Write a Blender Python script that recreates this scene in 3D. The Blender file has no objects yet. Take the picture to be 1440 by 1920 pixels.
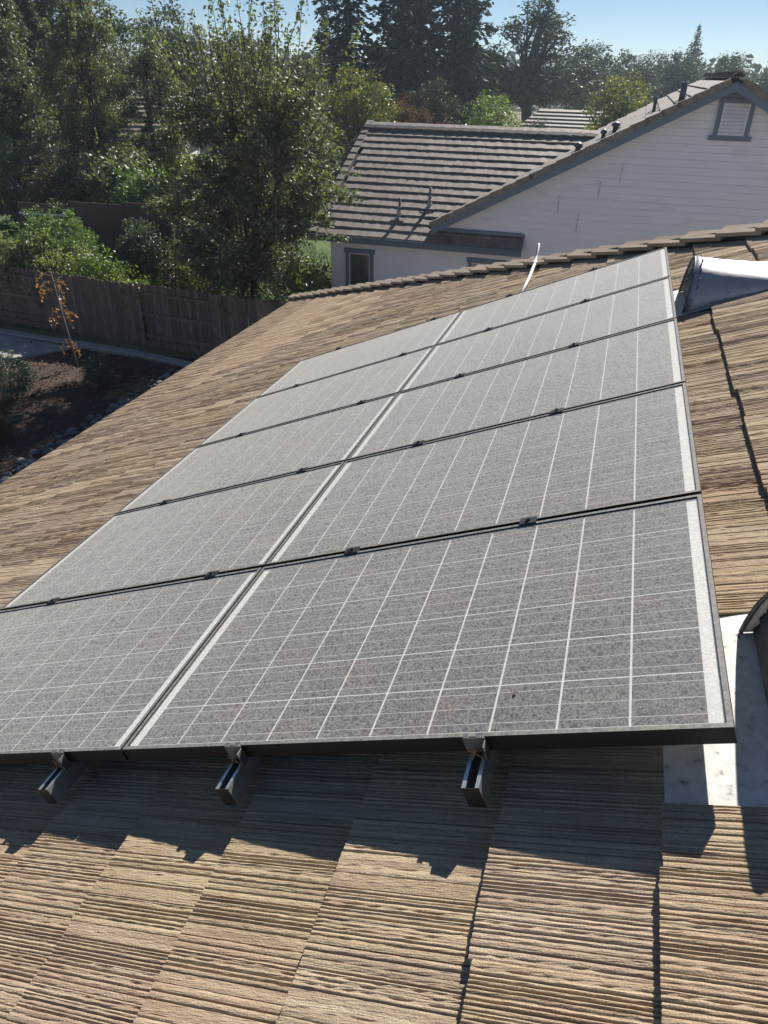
import bpy, bmesh, math, random
import numpy as np
from mathutils import Matrix, Vector

S = bpy.context.scene
COL = S.collection
rad = math.radians

# ------------------------------------------------------------------ camera
cam_d = bpy.data.cameras.new('camera')
cam = bpy.data.objects.new('camera', cam_d)
COL.objects.link(cam)
RX = Vector((0.95475642, 0.2968569, 0.01778078))
RY = Vector((0.17048387, -0.49736347, -0.85062614))
RZ = Vector((-0.24367073, 0.8151721, -0.52547028))
cam.matrix_world = Matrix(((RX.x, -RY.x, -RZ.x, -0.39582674),
                           (RX.y, -RY.y, -RZ.y, -1.15418253),
                           (RX.z, -RY.z, -RZ.z, 1.10153932),
                           (0, 0, 0, 1)))
cam_d.sensor_fit = 'HORIZONTAL'
cam_d.sensor_width = 36.0
cam_d.lens = 36.0 * 1332.53 / 1440.0
cam_d.clip_start = 0.02
cam_d.clip_end = 6000
S.camera = cam

# ------------------------------------------------------------------ sky, sun, exposure
SUN_EL, SUN_AZ = 37.0, 11.0          # azimuth from +Y towards +X
w = bpy.data.worlds.new('World')
S.world = w
w.use_nodes = True
wn = w.node_tree
sky = wn.nodes.new('ShaderNodeTexSky')
sky.sky_type = 'NISHITA'
sky.sun_disc = False
sky.sun_elevation = rad(SUN_EL)
sky.sun_rotation = rad(SUN_AZ)
sky.altitude = 100
sky.air_density = 0.75
sky.dust_density = 0.0
sky.ozone_density = 5.0
bg = wn.nodes['Background']
bg.inputs['Strength'].default_value = 0.05
wn.links.new(sky.outputs[0], bg.inputs['Color'])
sl = bpy.data.lights.new('sun', 'SUN')
sl.energy = 5.0
sl.angle = rad(0.53)
sl.color = (1.0, 0.94, 0.86)
sun = bpy.data.objects.new('sun', sl)
COL.objects.link(sun)
sdir = Vector((math.sin(rad(SUN_AZ)) * math.cos(rad(SUN_EL)), math.cos(rad(SUN_AZ)) * math.cos(rad(SUN_EL)), math.sin(rad(SUN_EL))))
sun.rotation_euler = sdir.to_track_quat('Z', 'Y').to_euler()
sun.location = (0, 0, 30)
S.view_settings.view_transform = 'Standard'
S.view_settings.look = 'None'
S.view_settings.exposure = 0.66
S.view_settings.gamma = 1.0
S.view_settings.use_curve_mapping = False

# ------------------------------------------------------------------ helpers
G = -5.7                              # our garden's ground level
PITCH = rad(22.6)
ca, sa = math.cos(PITCH), math.sin(PITCH)
# roof frame: u up the slope, v along the eave (away from the camera), n out of the roof
RM = Matrix(((ca, 0, -sa, 0), (0, 1, 0, 0), (sa, 0, ca, 0), (0, 0, 0, 1)))
T3 = Matrix.Translation
I4 = Matrix.Identity(4)


def P(u, v, n):
    return Vector((u * ca - n * sa, v, u * sa + n * ca))


def np_mesh(name, V, F, smooth=False):
    """V (n,3), F (m,k) with k = 3 or 4"""
    V = np.asarray(V, np.float32)
    F = np.asarray(F, np.int32)
    me = bpy.data.meshes.new(name)
    me.vertices.add(len(V))
    me.vertices.foreach_set('co', V.ravel())
    k = F.shape[1]
    me.loops.add(F.size)
    me.loops.foreach_set('vertex_index', F.ravel())
    me.polygons.add(len(F))
    me.polygons.foreach_set('loop_start', np.arange(0, F.size, k, dtype=np.int32))
    me.polygons.foreach_set('loop_total', np.full(len(F), k, np.int32))
    me.polygons.foreach_set('use_smooth', np.full(len(F), bool(smooth)))
    me.update(calc_edges=True)
    me.validate()
    return me


class MB:
    """collects pieces of ONE part"""
    def __init__(s):
        s.v = []
        s.f = []

    def add(s, vs, fs, M=None):
        o = len(s.v)
        for p in vs:
            p = Vector(p)
            s.v.append(M @ p if M else p)
        for f in fs:
            s.f.append([i + o for i in f])
        return s

    def box(s, x0, x1, y0, y1, z0, z1, M=None):
        return s.add([(x0, y0, z0), (x1, y0, z0), (x1, y1, z0), (x0, y1, z0), (x0, y0, z1), (x1, y0, z1), (x1, y1, z1), (x0, y1, z1)],
                     [(0, 3, 2, 1), (4, 5, 6, 7), (0, 1, 5, 4), (1, 2, 6, 5), (2, 3, 7, 6), (3, 0, 4, 7)], M)

    def prism(s, poly, h0, h1, axis='z', M=None):
        """poly: 2-D points (ccw); extruded along axis"""
        n = len(poly)
        def q(a, b, h):
            return {'z': (a, b, h), 'y': (a, h, b), 'x': (h, a, b)}[axis]
        vs = [q(a, b, h0) for a, b in poly] + [q(a, b, h1) for a, b in poly]
        fs = [tuple(range(n))[::-1], tuple(range(n, 2 * n))]
        for i in range(n):
            j = (i + 1) % n
            fs.append((i, j, n + j, n + i))
        return s.add(vs, fs, M)

    def tube(s, pts, radii, sides=6, caps=True, M=None):
        pts = [Vector(p) for p in pts]
        if not hasattr(radii, '__len__'):
            radii = [radii] * len(pts)
        o = len(s.v)
        ref = None
        for i, p in enumerate(pts):
            d = (pts[min(i + 1, len(pts) - 1)] - pts[max(i - 1, 0)]).normalized()
            if ref is None:
                ref = d.orthogonal().normalized()
            a = (ref - d * ref.dot(d))
            a = a.normalized() if a.length > 1e-6 else d.orthogonal().normalized()
            ref = a
            b = d.cross(a)
            for k in range(sides):
                t = 2 * math.pi * k / sides
                q = p + (a * math.cos(t) + b * math.sin(t)) * radii[i]
                s.v.append(M @ q if M else q)
        for i in range(len(pts) - 1):
            for k in range(sides):
                k2 = (k + 1) % sides
                s.f.append([o + i * sides + k, o + i * sides + k2, o + (i + 1) * sides + k2, o + (i + 1) * sides + k])
        if caps:
            s.f.append([o + k for k in range(sides)][::-1])
            e = o + (len(pts) - 1) * sides
            s.f.append([e + k for k in range(sides)])
        return s

    def mesh(s, name, smooth=False, bevel=0.0):
        me = bpy.data.meshes.new(name)
        me.from_pydata([tuple(p) for p in s.v], [], s.f)
        bm = bmesh.new()
        bm.from_mesh(me)
        bmesh.ops.recalc_face_normals(bm, faces=bm.faces)
        if bevel > 0:
            es = [e for e in bm.edges if len(e.link_faces) == 2 and e.calc_face_angle(0) > 0.5]
            bmesh.ops.bevel(bm, geom=es, offset=bevel, segments=1, affect='EDGES', clamp_overlap=True)
        bm.to_mesh(me)
        bm.free()
        if smooth:
            for p in me.polygons:
                p.use_smooth = True
        me.update()
        return me


WORLD = {}


def put(o, parent=None, Mw=I4):
    COL.objects.link(o)
    WORLD[o.name] = Mw.copy()
    if parent is not None:
        o.parent = parent
        o.matrix_basis = WORLD[parent.name].inverted() @ Mw
    else:
        o.matrix_basis = Mw
    return o


def obj(name, me, mat, parent=None, Mw=I4):
    o = bpy.data.objects.new(name, me)
    if mat is not None and not me.materials:
        me.materials.append(mat)
    return put(o, parent, Mw)


def tag(o, label=None, cat=None, group=None, kind=None):
    if label: o['label'] = label
    if cat: o['category'] = cat
    if group: o['group'] = group
    if kind: o['kind'] = kind
    return o


def thing(name, label, cat, loc=(0, 0, 0), rotz=0.0, group=None):
    o = bpy.data.objects.new(name, None)
    o.empty_display_size = 0.2
    put(o, None, T3(Vector(loc)) @ Matrix.Rotation(rotz, 4, 'Z'))
    return tag(o, label, cat, group)


def struct(name, me, mat, parent=None, Mw=I4):
    o = obj(name, me, mat, parent, Mw)
    o['kind'] = 'structure'
    return o


# ------------------------------------------------------------------ materials
MATS = {}


def mat(name):
    m = bpy.data.materials.new(name)
    m.use_nodes = True
    nt = m.node_tree
    b = nt.nodes['Principled BSDF']
    MATS[name] = m
    return m, nt, b


def N(nt, t, **kw):
    n = nt.nodes.new(t)
    for k, v in kw.items():
        if k in n.inputs.keys():
            n.inputs[k].default_value = v
        else:
            setattr(n, k, v)
    return n


def ramp(nt, fac, stops):
    r = nt.nodes.new('ShaderNodeValToRGB')
    e = r.color_ramp.elements
    while len(e) < len(stops):
        e.new(0.5)
    for i, (p, c) in enumerate(stops):
        e[i].position = p
        e[i].color = (c[0], c[1], c[2], 1) if hasattr(c, '__len__') else (c, c, c, 1)
    nt.links.new(fac, r.inputs[0])
    return r.outputs[0]


def coords(nt, scale=(1, 1, 1), kind='Object', rnd=0.0):
    tc = nt.nodes.new('ShaderNodeTexCoord')
    mp = nt.nodes.new('ShaderNodeMapping')
    mp.inputs['Scale'].default_value = scale
    src = tc.outputs[kind]
    if rnd:
        oi = nt.nodes.new('ShaderNodeObjectInfo')
        mu = N(nt, 'ShaderNodeMath', operation='MULTIPLY')
        nt.links.new(oi.outputs['Random'], mu.inputs[0])
        mu.inputs[1].default_value = rnd
        ad = N(nt, 'ShaderNodeVectorMath', operation='ADD')
        nt.links.new(src, ad.inputs[0])
        nt.links.new(mu.outputs[0], ad.inputs[1])
        src = ad.outputs[0]
    nt.links.new(src, mp.inputs[0])
    return mp.outputs[0]


def noise(nt, vec, scale, detail=4, rough=0.55, dist=0.0):
    n = N(nt, 'ShaderNodeTexNoise')
    n.inputs['Scale'].default_value = scale
    n.inputs['Detail'].default_value = detail
    n.inputs['Roughness'].default_value = rough
    n.inputs['Distortion'].default_value = dist
    nt.links.new(vec, n.inputs['Vector'])
    return n.outputs['Fac']


def mixc(nt, fac, a, b, mode='MIX'):
    m = N(nt, 'ShaderNodeMix', data_type='RGBA', blend_type=mode)
    if hasattr(fac, 'is_output'):
        nt.links.new(fac, m.inputs[0])
    else:
        m.inputs[0].default_value = fac
    for i, c in ((6, a), (7, b)):
        if hasattr(c, 'is_output'):
            nt.links.new(c, m.inputs[i])
        else:
            m.inputs[i].default_value = (*c, 1)
    return m.outputs[2]


def bump(nt, b, h, strength=0.5, dist=0.01):
    n = N(nt, 'ShaderNodeBump')
    n.inputs['Strength'].default_value = strength
    n.inputs['Distance'].default_value = dist
    nt.links.new(h, n.inputs['Height'])
    nt.links.new(n.outputs[0], b.inputs['Normal'])


def rand_hsv(nt, col, dv=0.25, ds=0.15, dh=0.02):
    oi = nt.nodes.new('ShaderNodeObjectInfo')
    h = N(nt, 'ShaderNodeHueSaturation')
    def rng(mul, add, off):
        a = N(nt, 'ShaderNodeMath', operation='MULTIPLY_ADD')
        a.inputs[1].default_value = mul * 17.3 if off else mul
        a.inputs[2].default_value = 0
        nt.links.new(oi.outputs['Random'], a.inputs[0])
        f = N(nt, 'ShaderNodeMath', operation='FRACT')
        nt.links.new(a.outputs[0], f.inputs[0])
        c = N(nt, 'ShaderNodeMath', operation='MULTIPLY_ADD')
        nt.links.new(f.outputs[0], c.inputs[0])
        return c
    a = rng(1.0, 0, 0); a.inputs[1].default_value = 2 * dv; a.inputs[2].default_value = 1 - dv
    nt.links.new(a.outputs[0], h.inputs['Value'])
    c = rng(1.3, 0, 1); c.inputs[1].default_value = 2 * ds; c.inputs[2].default_value = 1 - ds
    nt.links.new(c.outputs[0], h.inputs['Saturation'])
    d = rng(2.7, 0, 1); d.inputs[1].default_value = 2 * dh; d.inputs[2].default_value = 0.5 - dh
    nt.links.new(d.outputs[0], h.inputs['Hue'])
    nt.links.new(col, h.inputs['Color'])
    return h.outputs[0]


def simple(name, stops, scale=8.0, rough=0.7, metal=0.0, detail=4, bmp=0.0, bscale=60.0, sc=(1, 1, 1), rnd=0.0, vary=0.0, bdist=0.004, spec=0.5):
    m, nt, b = mat(name)
    v = coords(nt, sc, rnd=rnd)
    c = ramp(nt, noise(nt, v, scale, detail), stops)
    if vary:
        c = rand_hsv(nt, c, vary, vary * 0.6, 0.008)
    nt.links.new(c, b.inputs['Base Color'])
    b.inputs['Roughness'].default_value = rough
    b.inputs['Metallic'].default_value = metal
    b.inputs['Specular IOR Level'].default_value = spec
    if bmp:
        bump(nt, b, noise(nt, v, bscale, 3), bmp, bdist)
    return m


def tile_mat(name, A, B, C, D):
    """brushed concrete shake: long streaks down the slope, mauve and sandy patches, gritty skin"""
    m, nt, b = mat(name)
    v = coords(nt, (1, 1, 1), rnd=37.0)
    st = coords(nt, (2.2, 70, 1), rnd=37.0)
    s1 = noise(nt, st, 1.0, 3, 0.5)
    patch = noise(nt, v, 4.5, 3)
    grit = noise(nt, v, 420.0, 2)
    c = ramp(nt, s1, [(0.30, A), (0.5, B), (0.68, C)])
    pm = ramp(nt, patch, [(0.48, 0.0), (0.70, 0.7)])
    c = mixc(nt, pm, c, mixc(nt, 0.6, c, D))
    gm = ramp(nt, grit, [(0.3, (0.58, 0.57, 0.56)), (0.5, (1, 1, 1)), (0.75, (1.25, 1.22, 1.12))])
    c = mixc(nt, 0.8, c, gm, 'MULTIPLY')
    c = rand_hsv(nt, c, 0.035, 0.08, 0.006)
    nt.links.new(c, b.inputs['Base Color'])
    b.inputs['Roughness'].default_value = 0.92
    b.inputs['Specular IOR Level'].default_value = 0.25
    ad = N(nt, 'ShaderNodeMath', operation='ADD')
    s2 = noise(nt, coords(nt, (60, 240, 1), rnd=37.0), 1.0, 4, 0.6)
    nt.links.new(s2, ad.inputs[0])
    g2 = N(nt, 'ShaderNodeMath', operation='MULTIPLY')
    nt.links.new(noise(nt, v, 260.0, 3), g2.inputs[0])
    g2.inputs[1].default_value = 0.7
    nt.links.new(g2.outputs[0], ad.inputs[1])
    bump(nt, b, ad.outputs[0], 0.7, 0.0026)
    return m


M_tile = tile_mat('brushed_concrete_tile', (0.325, 0.245, 0.172), (0.43, 0.338, 0.23), (0.50, 0.405, 0.285), (0.30, 0.195, 0.15))
M_cap = tile_mat('cap_concrete', (0.26, 0.20, 0.15), (0.36, 0.29, 0.22), (0.42, 0.35, 0.27), (0.29, 0.22, 0.18))
M_ntile = simple('grey_brown_concrete_tile', [(0.3, (0.165, 0.135, 0.115)), (0.7, (0.28, 0.24, 0.205))], 7.0, 0.68, rnd=20, vary=0.16, bmp=0.6, bscale=40, sc=(1, 3, 1), bdist=0.01)
M_deck = simple('roofing_felt', [(0.3, (0.03, 0.028, 0.026)), (0.7, (0.05, 0.045, 0.04))], 12, 0.9)
M_alu = simple('anodised_aluminium', [(0.3, (0.62, 0.62, 0.60)), (0.7, (0.74, 0.74, 0.72))], 30, 0.38, metal=0.85)
M_black = simple('black_anodised', [(0.3, (0.012, 0.012, 0.013)), (0.7, (0.03, 0.03, 0.032))], 40, 0.5)
M_cu = simple('bronze_bolt', [(0.3, (0.30, 0.16, 0.08)), (0.7, (0.42, 0.25, 0.13))], 60, 0.45, metal=0.7)
M_galv = simple('galvanised_sheet', [(0.25, (0.36, 0.37, 0.38)), (0.55, (0.46, 0.46, 0.46)), (0.8, (0.55, 0.545, 0.53))], 14, 0.48, metal=0.6, bmp=0.25, bscale=9, bdist=0.01)
M_dgalv = simple('weathered_galvanised', [(0.3, (0.10, 0.105, 0.11)), (0.7, (0.25, 0.25, 0.25))], 16, 0.55, metal=0.5)
M_flash = simple('flashing_pan', [(0.30, (0.20, 0.19, 0.17)), (0.38, (0.60, 0.60, 0.57)), (0.55, (0.72, 0.72, 0.69)), (0.8, (0.78, 0.77, 0.73))], 34, 0.6, metal=0.15, detail=8, bmp=.3, bscale=7, bdist=.01)
M_pvc = simple('white_conduit', [(0.3, (0.62, 0.60, 0.55)), (0.7, (0.76, 0.74, 0.70))], 20, 0.5)
M_blue = simple('blue_grey_paint', [(0.3, (0.105, 0.155, 0.215)), (0.7, (0.135, 0.19, 0.255))], 6, 0.55, bmp=0.1)
M_siding = simple('white_siding_paint', [(0.2, (0.66, 0.67, 0.72)), (0.45, (0.78, 0.79, 0.845)), (0.8, (0.82, 0.83, 0.88))], 2.2, 0.6, sc=(0.6, 1, 3), detail=6, bmp=0.15, bscale=30)
M_stain = simple('siding_joint_stain', [(0.38, (0.42, 0.40, 0.40)), (0.55, (0.72, 0.73, 0.77))], 22, 0.8)
M_stucco = simple('cream_stucco', [(0.3, (0.50, 0.45, 0.38)), (0.7, (0.60, 0.55, 0.47))], 8, 0.85, bmp=0.4, bscale=80)
M_wstucco = simple('pale_stucco', [(0.3, (0.62, 0.60, 0.56)), (0.7, (0.72, 0.70, 0.66))], 6, 0.85)
M_fence = simple('weathered_fence_board', [(0.25, (0.09, 0.06, 0.047)), (0.5, (0.17, 0.12, 0.095)), (0.75, (0.27, 0.21, 0.175))], 3.0, 0.85, sc=(14, 14, 1.2), rnd=31, vary=0.28, detail=6, bmp=0.5, bscale=6)
M_bfence = simple('brown_painted_panel', [(0.3, (0.085, 0.05, 0.042)), (0.7, (0.115, 0.07, 0.06))], 5, 0.7, vary=0.08)
M_conc = simple('concrete', [(0.25, (0.26, 0.25, 0.22)), (0.5, (0.36, 0.345, 0.31)), (0.8, (0.44, 0.42, 0.38))], 3.5, 0.9, detail=8, bmp=0.4, bscale=50)
M_stone = simple('river_stone', [(0.25, (0.11, 0.108, 0.10)), (0.5, (0.19, 0.185, 0.17)), (0.8, (0.32, 0.30, 0.265))], 5, 0.75, rnd=23, vary=0.35, bmp=0.3, bscale=30)
M_soil = simple('bark_mulch_bed', [(0.25, (0.022, 0.014, 0.011)), (0.5, (0.06, 0.036, 0.026)), (0.75, (0.12, 0.075, 0.052))], 9, 0.95, detail=10, bmp=1.0, bscale=22, bdist=0.03)
M_chip = simple('bark_chip', [(0.3, (0.06, 0.032, 0.022)), (0.55, (0.14, 0.085, 0.06)), (0.78, (0.28, 0.20, 0.15))], 3.0, 0.9, detail=3)
M_ground = simple('dry_ground', [(0.3, (0.10, 0.10, 0.045)), (0.55, (0.17, 0.15, 0.07)), (0.8, (0.26, 0.22, 0.12))], 0.35, 0.95, detail=8, bmp=0.5, bscale=4, bdist=0.05)
M_lawn = simple('lawn_turf', [(0.3, (0.045, 0.085, 0.018)), (0.7, (0.10, 0.16, 0.035))], 1.2, 0.95, detail=8, bmp=0.8, bscale=40, bdist=0.03)
M_blade = simple('grass_blade', [(0.3, (0.055, 0.11, 0.02)), (0.7, (0.14, 0.21, 0.05))], 2.0, 0.7)
M_bark = simple('bark', [(0.3, (0.035, 0.028, 0.022)), (0.7, (0.10, 0.08, 0.062))], 9, 0.95, sc=(1, 1, 0.25), bmp=0.8, bscale=18, bdist=0.03)
M_twig = simple('young_bark', [(0.3, (0.16, 0.125, 0.10)), (0.7, (0.28, 0.23, 0.19))], 20, 0.85)
M_glassdark = None


def leaf_mat(name, a, b_, c, trans=0.35, gloss=0.06, grough=0.30, tint=1.0):
    m = bpy.data.materials.new(name)
    m.use_nodes = True
    nt = m.node_tree
    for n in list(nt.nodes):
        if n.type != 'OUTPUT_MATERIAL':
            nt.nodes.remove(n)
    out = [n for n in nt.nodes if n.type == 'OUTPUT_MATERIAL'][0]
    geo = N(nt, 'ShaderNodeNewGeometry')
    big = noise(nt, coords(nt), 0.9, 2)
    r1 = N(nt, 'ShaderNodeMath', operation='MULTIPLY_ADD')
    nt.links.new(geo.outputs['Random Per Island'], r1.inputs[0])
    r1.inputs[1].default_value = 0.6
    nt.links.new(big, r1.inputs[2])
    r1b = N(nt, 'ShaderNodeMath', operation='SUBTRACT')
    nt.links.new(r1.outputs[0], r1b.inputs[0])
    r1b.inputs[1].default_value = 0.30
    col = ramp(nt, r1b.outputs[0], [(0.2, a), (0.5, b_), (0.85, c)])
    d = N(nt, 'ShaderNodeBsdfDiffuse')
    nt.links.new(col, d.inputs[0])
    t = N(nt, 'ShaderNodeBsdfTranslucent')
    tc = mixc(nt, 1.0, col, (1.25 * tint, 1.35 * tint, 0.55 * tint), 'MULTIPLY')
    nt.links.new(tc, t.inputs[0])
    mx = N(nt, 'ShaderNodeMixShader')
    mx.inputs[0].default_value = trans
    nt.links.new(d.outputs[0], mx.inputs[1])
    nt.links.new(t.outputs[0], mx.inputs[2])
    g = N(nt, 'ShaderNodeBsdfGlossy')
    g.inputs['Roughness'].default_value = grough
    g.inputs[0].default_value = (0.95, 1, 0.98, 1)
    m2 = N(nt, 'ShaderNodeMixShader')
    m2.inputs[0].default_value = gloss
    nt.links.new(mx.outputs[0], m2.inputs[1])
    nt.links.new(g.outputs[0], m2.inputs[2])
    nt.links.new(m2.outputs[0], out.inputs[0])
    MATS[name] = m
    return m


L_oak = leaf_mat('glossy_oak_leaf', (0.058, 0.074, 0.032), (0.105, 0.128, 0.056), (0.175, 0.195, 0.095), 0.56, 0.10, 0.56)
L_dark = leaf_mat('dark_leaf', (0.042, 0.056, 0.03), (0.072, 0.092, 0.046), (0.13, 0.15, 0.08), 0.52, 0.10, 0.56)
L_far = leaf_mat('far_leaf', (0.026, 0.036, 0.018), (0.045, 0.06, 0.028), (0.075, 0.092, 0.042), 0.30, 0.04, 0.4)
L_conif = leaf_mat('conifer_spray', (0.012, 0.022, 0.016), (0.022, 0.038, 0.024), (0.04, 0.062, 0.035), 0.22, 0.03, 0.45)
L_lime = leaf_mat('bright_leaf', (0.09, 0.145, 0.024), (0.155, 0.22, 0.04), (0.25, 0.31, 0.07), 0.42, 0.06, 0.38)
L_yel = leaf_mat('yellow_green_leaf', (0.10, 0.13, 0.03), (0.17, 0.18, 0.045), (0.28, 0.24, 0.07), 0.42, 0.05, 0.4)
L_hedge = leaf_mat('hedge_leaf', (0.065, 0.125, 0.022), (0.115, 0.19, 0.036), (0.19, 0.27, 0.06), 0.42, 0.08, 0.5)
L_pale = leaf_mat('pale_shrub_leaf', (0.13, 0.17, 0.06), (0.23, 0.27, 0.10), (0.36, 0.38, 0.18), 0.40, 0.08, 0.5)
L_red = leaf_mat('rusty_shrub_leaf', (0.10, 0.05, 0.035), (0.16, 0.085, 0.055), (0.23, 0.14, 0.09), 0.3, 0.03, 0.5)
L_orange = leaf_mat('autumn_leaf', (0.36, 0.15, 0.05), (0.52, 0.25, 0.09), (0.65, 0.38, 0.18), 0.45, 0.06, 0.4, tint=0.9)
L_blue = leaf_mat('grey_green_leaf', (0.04, 0.065, 0.045), (0.07, 0.10, 0.07), (0.13, 0.17, 0.12), 0.3, 0.06, 0.4)
L_sparse = leaf_mat('brownish_twiggy_leaf', (0.06, 0.06, 0.03), (0.12, 0.11, 0.06), (0.22, 0.18, 0.12), 0.38, 0.05, 0.4)


# solar panel materials
def cell_material():
    m, nt, b = mat('polycrystalline_cell')
    tc = nt.nodes.new('ShaderNodeTexCoord')
    sep = N(nt, 'ShaderNodeSeparateXYZ')
    nt.links.new(tc.outputs['Object'], sep.inputs[0])
    # crystal facets
    vo = N(nt, 'ShaderNodeTexVoronoi')
    vo.inputs['Scale'].default_value = 70
    v = coords(nt, rnd=50.0)
    nt.links.new(v, vo.inputs['Vector'])
    c = ramp(nt, vo.outputs['Color'], [(0.2, (0.028, 0.031, 0.044)), (0.8, (0.046, 0.048, 0.062))])
    big = noise(nt, v, 5.0, 2)
    c = mixc(nt, ramp(nt, big, [(0.52, 0), (0.70, 0.8)]), c, (0.085, 0.05, 0.05))
    c = rand_hsv(nt, c, 0.22, 0.5, 0.04)
    # three busbars along the long side of the panel
    last = None
    for y in (-0.051, 0.0, 0.051):
        a = N(nt, 'ShaderNodeMath', operation='SUBTRACT'); nt.links.new(sep.outputs['Y'], a.inputs[0]); a.inputs[1].default_value = y
        bb = N(nt, 'ShaderNodeMath', operation='ABSOLUTE'); nt.links.new(a.outputs[0], bb.inputs[0])
        l = N(nt, 'ShaderNodeMath', operation='LESS_THAN'); nt.links.new(bb.outputs[0], l.inputs[0]); l.inputs[1].default_value = 0.00085
        if last is None:
            last = l.outputs[0]
        else:
            mx = N(nt, 'ShaderNodeMath', operation='MAXIMUM'); nt.links.new(last, mx.inputs[0]); nt.links.new(l.outputs[0], mx.inputs[1]); last = mx.outputs[0]
    c = mixc(nt, last, c, (0.62, 0.62, 0.60))
    nt.links.new(c, b.inputs['Base Color'])
    b.inputs['Roughness'].default_value = 0.45
    b.inputs['Specular IOR Level'].default_value = 0.3
    return m


def glass_material():
    """thin dusty cover glass: see-through, glossy, with a film of dried-rain dust"""
    m = bpy.data.materials.new('dusty_cover_glass')
    m.use_nodes = True
    nt = m.node_tree
    for n in list(nt.nodes):
        if n.type != 'OUTPUT_MATERIAL':
            nt.nodes.remove(n)
    out = [n for n in nt.nodes if n.type == 'OUTPUT_MATERIAL'][0]
    v = coords(nt, rnd=13.0)
    squig = noise(nt, v, 88.0, 4, 0.6, 0.7)
    lines = ramp(nt, squig, [(0.42, 0.0), (0.48, 0.9), (0.50, 1.0), (0.52, 0.9), (0.58, 0.0)])
    vo = N(nt, 'ShaderNodeTexVoronoi')
    vo.inputs['Scale'].default_value = 85
    nt.links.new(v, vo.inputs['Vector'])
    spots = ramp(nt, vo.outputs['Distance'], [(0.16, 0.0), (0.34, 1.0)])
    fine = noise(nt, v, 600.0, 2)
    big = noise(nt, v, 2.2, 4)
    a = N(nt, 'ShaderNodeMath', operation='MULTIPLY'); nt.links.new(lines, a.inputs[0]); a.inputs[1].default_value = 0.19
    b = N(nt, 'ShaderNodeMath', operation='MULTIPLY_ADD'); nt.links.new(spots, b.inputs[0]); b.inputs[1].default_value = 0.06; nt.links.new(a.outputs[0], b.inputs[2])
    c = N(nt, 'ShaderNodeMath', operation='MULTIPLY_ADD'); nt.links.new(fine, c.inputs[0]); c.inputs[1].default_value = 0.03; nt.links.new(b.outputs[0], c.inputs[2])
    d = N(nt, 'ShaderNodeMath', operation='MULTIPLY_ADD'); nt.links.new(big, d.inputs[0]); d.inputs[1].default_value = 0.05; nt.links.new(c.outputs[0], d.inputs[2])
    lw = N(nt, 'ShaderNodeLayerWeight')
    lw.inputs['Blend'].default_value = 0.5
    cs = N(nt, 'ShaderNodeMath', operation='SUBTRACT'); cs.inputs[0].default_value = 1.06; nt.links.new(lw.outputs['Facing'], cs.inputs[1])
    # Beer-Lambert film: 1 - exp(-tau / cos)
    q1 = N(nt, 'ShaderNodeMath', operation='DIVIDE'); nt.links.new(d.outputs[0], q1.inputs[0]); nt.links.new(cs.outputs[0], q1.inputs[1])
    q2 = N(nt, 'ShaderNodeMath', operation='POWER'); q2.inputs[0].default_value = 0.36788; nt.links.new(q1.outputs[0], q2.inputs[1])
    e = N(nt, 'ShaderNodeMath', operation='SUBTRACT', use_clamp=True); e.inputs[0].default_value = 1.0; nt.links.new(q2.outputs[0], e.inputs[1])
    dust = N(nt, 'ShaderNodeBsdfDiffuse')
    dust.inputs[0].default_value = (0.68, 0.65, 0.585, 1)
    tr = N(nt, 'ShaderNodeBsdfTransparent')
    tr.inputs[0].default_value = (0.96, 0.97, 0.97, 1)
    gl = N(nt, 'ShaderNodeBsdfGlossy')
    gl.inputs['Roughness'].default_value = 0.35
    p5 = N(nt, 'ShaderNodeMath', operation='POWER')      # Schlick reflectance, the same from both sides of the thin pane
    nt.links.new(lw.outputs['Facing'], p5.inputs[0])
    p5.inputs[1].default_value = 5.0
    fr = N(nt, 'ShaderNodeMath', operation='MULTIPLY_ADD')
    nt.links.new(p5.outputs[0], fr.inputs[0])
    fr.inputs[1].default_value = 0.95
    fr.inputs[2].default_value = 0.04
    mx = N(nt, 'ShaderNodeMixShader')
    nt.links.new(fr.outputs[0], mx.inputs[0])
    nt.links.new(tr.outputs[0], mx.inputs[1])
    nt.links.new(gl.outputs[0], mx.inputs[2])
    m2 = N(nt, 'ShaderNodeMixShader')
    nt.links.new(e.outputs[0], m2.inputs[0])
    nt.links.new(mx.outputs[0], m2.inputs[1])
    nt.links.new(dust.outputs[0], m2.inputs[2])
    nt.links.new(m2.outputs[0], out.inputs[0])
    return m


def frame_material():
    m, nt, b = mat('dusty_black_frame')
    geo = N(nt, 'ShaderNodeNewGeometry')
    sep = N(nt, 'ShaderNodeSeparateXYZ')
    nt.links.new(geo.outputs['Normal'], sep.inputs[0])
    up = ramp(nt, sep.outputs['Z'], [(0.6, 0.0), (0.85, 1.0)])
    n = noise(nt, coords(nt, rnd=9), 90, 4)
    dust = ramp(nt, n, [(0.3, (0.13, 0.125, 0.115)), (0.7, (0.27, 0.26, 0.235))])
    c = mixc(nt, up, (0.009, 0.009, 0.011), dust)
    nt.links.new(c, b.inputs['Base Color'])
    b.inputs['Roughness'].default_value = 0.55
    return m


M_cell = cell_material()
M_glass = glass_material()
M_frame = frame_material()
M_back = simple('white_backsheet', [(0.3, (0.80, 0.79, 0.76)), (0.7, (0.86, 0.85, 0.82))], 30, 0.5)


def pane_material():
    m, nt, b = mat('window_glass')
    v = coords(nt)
    c = ramp(nt, noise(nt, v, 2.5, 2), [(0.3, (0.05, 0.055, 0.05)), (0.7, (0.10, 0.11, 0.09))])
    nt.links.new(c, b.inputs['Base Color'])
    b.inputs['Roughness'].default_value = 0.08
    b.inputs['Specular IOR Level'].default_value = 0.7
    return m


M_pane = pane_material()

# ================================================================== SETTING: ground
rnd = random.Random(7)
R = np.random.RandomState(11)


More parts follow.
